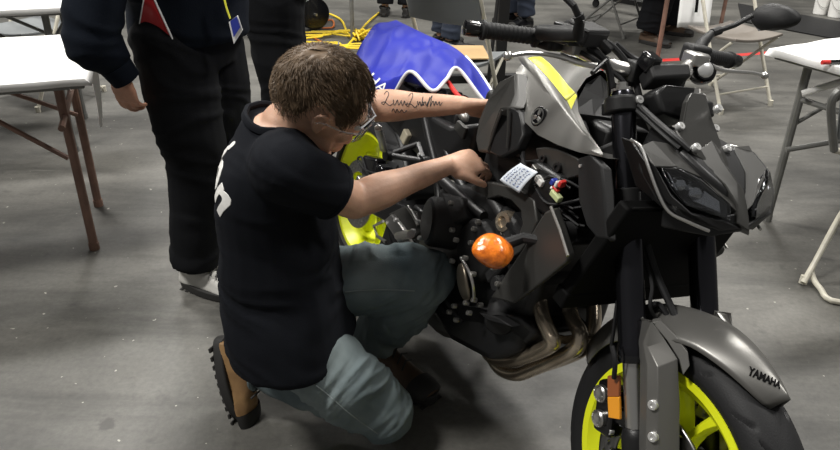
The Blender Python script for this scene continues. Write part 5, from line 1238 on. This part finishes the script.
# ---- standing people
def standing(loc, yaw, label, trouser, top, shoe, name='person', skin='skin', arms=None, baggy=1.0, stride=.0, hairm=True, belly=0, shoe_fn=True, group=None, vox=.006, seat=False):
    """a whole standing figure facing local +x, feet on the ground at loc"""
    A = Matrix.Translation(loc) @ Matrix.Rotation(R(yaw), 4, 'Z'); P = lambda x, y, z: A @ Vector((x, y, z)); D = lambda x, y, z: A.to_3x3() @ Vector((x, y, z))
    P0_ = P
    if seat: P = lambda x, y, z: P0_(x - .44, y, z - .40)
    k = MB(); F = Frame(P(.03, 0, 1.66), yaw, 6); head_volume(k, F, P(-.02, 0, 1.47))
    hip = [P(0, s * .09, .90) for s in (-1, 1)]; knee = [P0_(.03 + s * stride * .5, s * (.20 if seat else .10), .49) for s in (-1, 1)]; ank = [P0_(-.03 + s * stride, s * (.22 if seat else .10), .09) for s in (-1, 1)]
    body_rings(k, [(P(0, 0, .88), .16, .10, D(0, 1, 0), D(1, 0, 0)), (P(0, 0, 1.05), .14, .095, D(0, 1, 0), D(1, 0, 0)), (P(0, 0, 1.28), .17, .105, D(0, 1, 0), D(1, 0, 0)), (P(-.01, 0, 1.42), .15, .08, D(0, 1, 0), D(1, 0, 0)), (P(-.02, 0, 1.48), .07, .06, D(0, 1, 0), D(1, 0, 0))])
    for s in (0, 1): limb(k, [hip[s], knee[s]], [.075, .05]); limb(k, [knee[s], ank[s]], [.048, .034])
    ar = arms or {}
    AR = []
    for s in (-1, 1):
        sh = P(-.01, s * .19, 1.42); el, wr, fd, up, th = ar.get(s, (P(.0, s * .26, 1.13), P(.22, s * .13, 1.22), D(.7, -s * .7, .1), D(.3, s, .3), -s))
        AR.append((sh, Vector(el), Vector(wr))); limb(k, [sh, el], [.052, .042]); limb(k, [el, lerp(el, wr, .4), wr], [.041, .040, .025])
        fd = Vector(fd).normalized(); hand(k, Vector(wr) + fd * .01, fd, up, th, (18, 25, 20), 2, (25, 15))
    b = fuse(k, name, skin, vox, 2); tag(b, label, 'person', group)
    eyes(F, b)
    if hairm: hair_cap(F, b, strands=300, seed=int(loc[0] * 10) + 20)
    t = MB(); body_rings(t, [(P(0, 0, .80), .175, .13, D(0, 1, 0), D(1, 0, 0)), (P(0, 0, .90), .182, .135 + belly * .3, D(0, 1, 0), D(1, 0, 0)), (P(0, 0, 1.0), .170, .125 + belly * .6, D(0, 1, 0), D(1, 0, 0))])
    for s in (0, 1): limb(t, [hip[s], lerp(hip[s], knee[s], .5), knee[s]], [.108 * baggy, .098 * baggy, .084 * baggy]); limb(t, [knee[s], lerp(knee[s], ank[s], .5), ank[s] + Vector((0, 0, .02))], [.084 * baggy, .078 * baggy, .074 * baggy], ends=False)
    tr = fuse(t, 'trousers', trouser, .009, 4, b, lambda p, n: wrinkle(p, n, .010, 7, (.2, .3, 1)))
    j = MB(); body_rings(j, [(P(.01, 0, .890), .190, .154 + belly * .5, D(0, 1, 0), D(1, 0, 0)), (P(.02, 0, 1.08), .190, .150 + belly, D(0, 1, 0), D(1, 0, 0)), (P(.0, 0, 1.28), .200, .140, D(0, 1, 0), D(1, 0, 0)), (P(-.01, 0, 1.42), .185, .110, D(0, 1, 0), D(1, 0, 0)), (P(-.02, 0, 1.50), .080, .075, D(0, 1, 0), D(1, 0, 0))])
    for sh, el, wr in AR: limb(j, [sh, lerp(sh, el, .5), el, lerp(el, wr, .55), lerp(el, wr, .90)], [.085, .080, .075, .062, .046], 20, 4, ends=False); j.ell(sh, (.085, .085, .085)); j.ell(el, (.074, .074, .074))
    jk = fuse(j, 'jacket', top, .009, 4, b, lambda p, n: wrinkle(p, n, .010, 7, (.3, .2, 1)))
    for sh, el, wr in AR:
        d = (wr - el).normalized(); u = d.orthogonal().normalized(); w = d.cross(u); c0 = lerp(el, wr, .86)
        MB().lathe([(.040, -.005), (.047, 0), (.044, .03), (.042, .05), (.034, .05)], c0, d, 20).build('cuff', top, jk)
    if shoe_fn:
        for s in (0, 1): boot('shoe', BF(P(ank[s].x, 0, 0) if 0 else ank[s] - D(.065, 0, 0) - Vector((0, 0, .088)), D(.95, (s - .5) * .3, 0), (0, 0, 1)), b, shoe, 'sole', ln=.285, shaft=.02)
    return b, tr, jk, P, D, AR
c0 = Vector((-0.7713, 2.1600, 0.1243))
B0 = (-.745, 2.285, 0)
el1, wr1 = Vector((-0.9162, 1.9900, 0.9503)), Vector((-0.8716, 2.0200, 0.8471))
fd1 = Vector((-0.8710, 2.0300, 0.7909)) - wr1
b1, tr1, jk1, P_, D_, AR_ = standing(B0, -14, 'standing man in black trousers and dark jacket with red side panel, cropped at the chest', 'blackcloth', 'navycloth', 'shoeg',
    skin='skin2', arms={-1: (el1, wr1, fd1, (-.25, -.85, .2), 1)}, baggy=1.16, belly=.022, vox=.0042)
jb1 = bvh_of(jk1)
pa, pb_, pc, pd = [Vector(p) for p in ((-0.7570, 2.0000, 1.0634), (-0.7353, 2.0000, 1.0637), (-0.6906, 2.0000, 0.9238), (-0.7948, 2.0000, 0.9527))]
def rp_(u, v): return lerp(lerp(pa, pb_, u), lerp(pd, pc, u), v)
vd = (lerp(pa, pc, .5) - CAMP).normalized()
def cast(p):
    h = jb1.ray_cast(p - vd * .5, vd, 1.2); return (h[0] if h[0] else p + vd * .05) - vd * .003
k = MB().grid(lambda u, v: cast(rp_(u, v)), 16, 24); rpn = k.build('red_side_panel', 'redcloth', jk1, solid=.003, smooth=180)
for u in (0, 1): MB().tube([cast(rp_(u, i / 20)) - vd * .002 for i in range(21)], .0030, 6).build('white_piping', 'whiteline', jk1)
# belt loop and lanyard with badge
MB().box(cast(Vector((-0.7813, 2.0000, 0.9335))), (.012, .012, .05)).build('belt_loop', 'alu', tr1, bevel=.002)
bb = [Vector(p) for p in ((-0.5615, 2.1000, 0.9707), (-0.5334, 2.1000, 0.9909), (-0.5233, 2.1000, 0.9484), (-0.5538, 2.1000, 0.9073))]
bd_ = MB().plate(bb, (0, -.004, 0)).build('name_badge', 'paper', b1, bevel=.001)
MB().plate([lerp(sum(bb, Vector()) / 4, p, .72) + Vector((0, -.006, .008)) for p in bb], (0, -.001, 0)).build('badge_photo', 'bluep', bd_)
MB().tube(smooth_path([(-0.5682, 2.0900, 1.0668), (-0.5625, 2.0900, 1.0176), (-0.5574, 2.1000, 0.9821)], 4), .006, 6, flat=.4).build('lanyard', 'yprint', b1)

standing((-.625, 3.03, 0), 8, 'person in black trousers standing behind the kneeling man, only legs in view', 'blackcloth', 'blackcloth', 'sole', baggy=1.12)
standing((-.26, 6.95, 0), 80, 'far person in black trousers standing beyond the blue cover beside the grey chair', 'blackcloth', 'blackcloth', 'sole', baggy=1.05)
standing((.20, 5.72, 0), 20, 'person in dark blue jeans standing behind the grey folding chair', 'navydenim', 'blackcloth', 'sole')
standing((.86, 6.62, 0), 200, 'person in dark blue jeans and black shoes standing behind the black post', 'navydenim', 'blackcloth', 'gloss')
standing((2.03, 6.18, 0), math.degrees(math.atan2(-ey.y, -ey.x)), 'person in black clothes seated behind the brown legged table with the number sheet', 'blackcloth', 'blackcloth', 'bootd', baggy=1.5, seat=True)

pc_ = Vector((2.03, 6.18, 0)) + ey * .46
folding_chair((pc_.x, pc_.y, 0), math.atan2(-ey.y, -ey.x) - math.pi / 2, 'grey folding chair under the seated person in black', 'gleg', 'chairgrey')
# ------------------------------------------------------------------ blue cover draped over the tail, and the paper label

# the cover: a draped sheet over the tail of the motorcycle, open at the front with a white bound edge
def bw(p): return BIKE @ Vector(p)
top = [(-0.1824, 0.0224, 0.9000), (-0.3129, -0.0048, 0.8600)]
outer_ = V((-0.0573, -0.1750, 0.7474), (-0.0143, -0.1650, 0.6916), (0.0623, -0.1600, 0.6596), (0.1652, -0.1580, 0.6642))
# rows run from the far (left) edge over the ridge to the near (right) edge; columns run from the tail end to the front
rows = [
    V((-0.3711, 0.1200, 0.8828), (-0.1504, 0.1300, 0.8772), (0.0496, 0.1400, 0.8733), (0.1988, 0.1400, 0.8422), (0.3426, 0.1300, 0.7926)),
    V((-0.3364, 0.0700, 0.8758), (-0.0728, 0.0700, 0.8657), (0.1106, 0.0700, 0.8664), (0.2464, 0.0700, 0.8475), (0.4016, 0.0600, 0.7824)),
    V((-0.2914, 0.0000, 0.8685), (-0.0670, 0.0000, 0.8452), (0.1192, 0.0000, 0.8512), (0.2336, 0.0000, 0.8595), (0.3097, 0.0000, 0.8536)),
    V((-0.2323, -0.0600, 0.8303), (-0.0549, -0.0600, 0.8072), (0.1108, -0.0600, 0.8073), (0.2433, -0.0600, 0.8156), (0.3355, -0.0500, 0.8223)),
    V((-0.1725, -0.1100, 0.7884), (-0.0258, -0.1100, 0.7616), (0.1243, -0.1100, 0.7704), (0.2578, -0.1100, 0.7839), (0.3682, -0.1100, 0.7931)),
    V((-0.1017, -0.1500, 0.7559), (0.0141, -0.1500, 0.7210), (0.1287, -0.1500, 0.7454), (0.2358, -0.1500, 0.7961), (0.2958, -0.1500, 0.8268)),
    V((-0.0439, -0.1650, 0.7416), (0.0714, -0.1650, 0.7021), (0.1504, -0.1650, 0.6985), (0.2122, -0.1650, 0.7260), (0.2588, -0.1650, 0.7641)),
    V((-0.0150, -0.1600, 0.7258), (0.0914, -0.1600, 0.6849), (0.1415, -0.1600, 0.6766), (0.1785, -0.1600, 0.6779), (0.2146, -0.1600, 0.6793)),
]
def cr(P, t):
    n = len(P) - 1; f = min(max(t, 0) * n, n - 1e-6); i = int(f); w = f - i
    a, b, c, d = P[max(i - 1, 0)], P[i], P[i + 1], P[min(i + 2, n)]
    return .5 * ((2 * b) + (c - a) * w + (2 * a - 5 * b + 4 * c - d) * w * w + (3 * b - a - 3 * c + d) * w ** 3)
def cov_fn(u, v):
    p = cr([cr(r, v) for r in rows], u)
    n = noise.noise(Vector((p.x * 9, p.y * 14, 2))) * .012 + (1 - abs(noise.noise(Vector((p.x * 7 + p.y * 9, p.y * 4, 5)))) * 2.2) * .010
    edge = min(1, min(u, 1 - u, 1 - v, v) * 8)
    return BIKE @ (p + Vector((-.1, -.3, .9)) * n * edge)
k = MB().grid(cov_fn, 90, 70)
cov_o = tag(k.build('dust_cover', 'blue', None, solid=.003, smooth=180), 'blue nylon cover with white bound edge draped over the tail of the motorcycle', 'cover')
edge = [cov_fn(i / 90, 1) for i in range(91)] 
MB().tube([p + Vector((0, 0, .001)) for p in edge], .0055, 8).build('white_binding', 'whiteline', cov_o)
edge2 = [cov_fn(0, .62 + .38 * i / 30) for i in range(31)]
MB().tube(edge2, .005, 8).build('white_binding', 'whiteline', cov_o)
cbv = bvh_of(cov_o)
def on_cover(p, z, h):
    d = (p - CAMP).normalized(); q = cbv.ray_cast(CAMP, d); return (q[0] if q[0] else p) - d * (.004 + h)
place_text('cover_lettering', 'YAMAHA', .055, BIKE @ Vector((-0.0370, -0.1550, 0.7510)), Vector((-0.1523, 2.0000, 0.8415)) - Vector((-0.1967, 2.0000, 0.8812)), Vector((-0.1602, 2.0000, 0.8703)) - Vector((-0.1863, 2.0000, 0.8468)), 'whiteline', cov_o, .001, on_cover, cut=.02)
# paper label resting on the frame
lb = [BIKE @ Vector(p) for p in ((0.8714, -0.1850, 0.7140), (0.9352, -0.1900, 0.7803), (1.0019, -0.1960, 0.7845), (0.9640, -0.2000, 0.7194))]
ln_ = (lb[1] - lb[0]).cross(lb[3] - lb[0]).normalized()
if ln_.dot(CAMP - lb[0]) < 0: ln_ = -ln_
k = MB().grid(lambda u, v: lerp(lerp(lb[0], lb[1], u), lerp(lb[3], lb[2], u), v) + ln_ * (.004 * math.sin(u * 3.1) + .003 * math.sin(v * 5)), 10, 10)
lab = tag(k.build('paper_label', 'tag', None, solid=.0008, smooth=180), 'pale blue handwritten paper label lying on the motorcycle frame below the tank', 'label')
k = MB(); rr = random.Random(6)
for i in range(5):
    v = .16 + i * .16; u = .15; 
    while u < .85:
        w = rr.uniform(.03, .09); z = [(u + w * j / 4, v + rr.uniform(-.05, .05)) for j in range(5)]
        k.tube([lerp(lerp(lb[0], lb[1], a), lerp(lb[3], lb[2], a), b_) + ln_ * (.0014 + .004 * math.sin(a * 3.1) + .003 * math.sin(b_ * 5)) for a, b_ in z], .0006, 4); u += w + .04
tag(k.build('handwriting', 'ink', lab, smooth=0), kind='stuff')
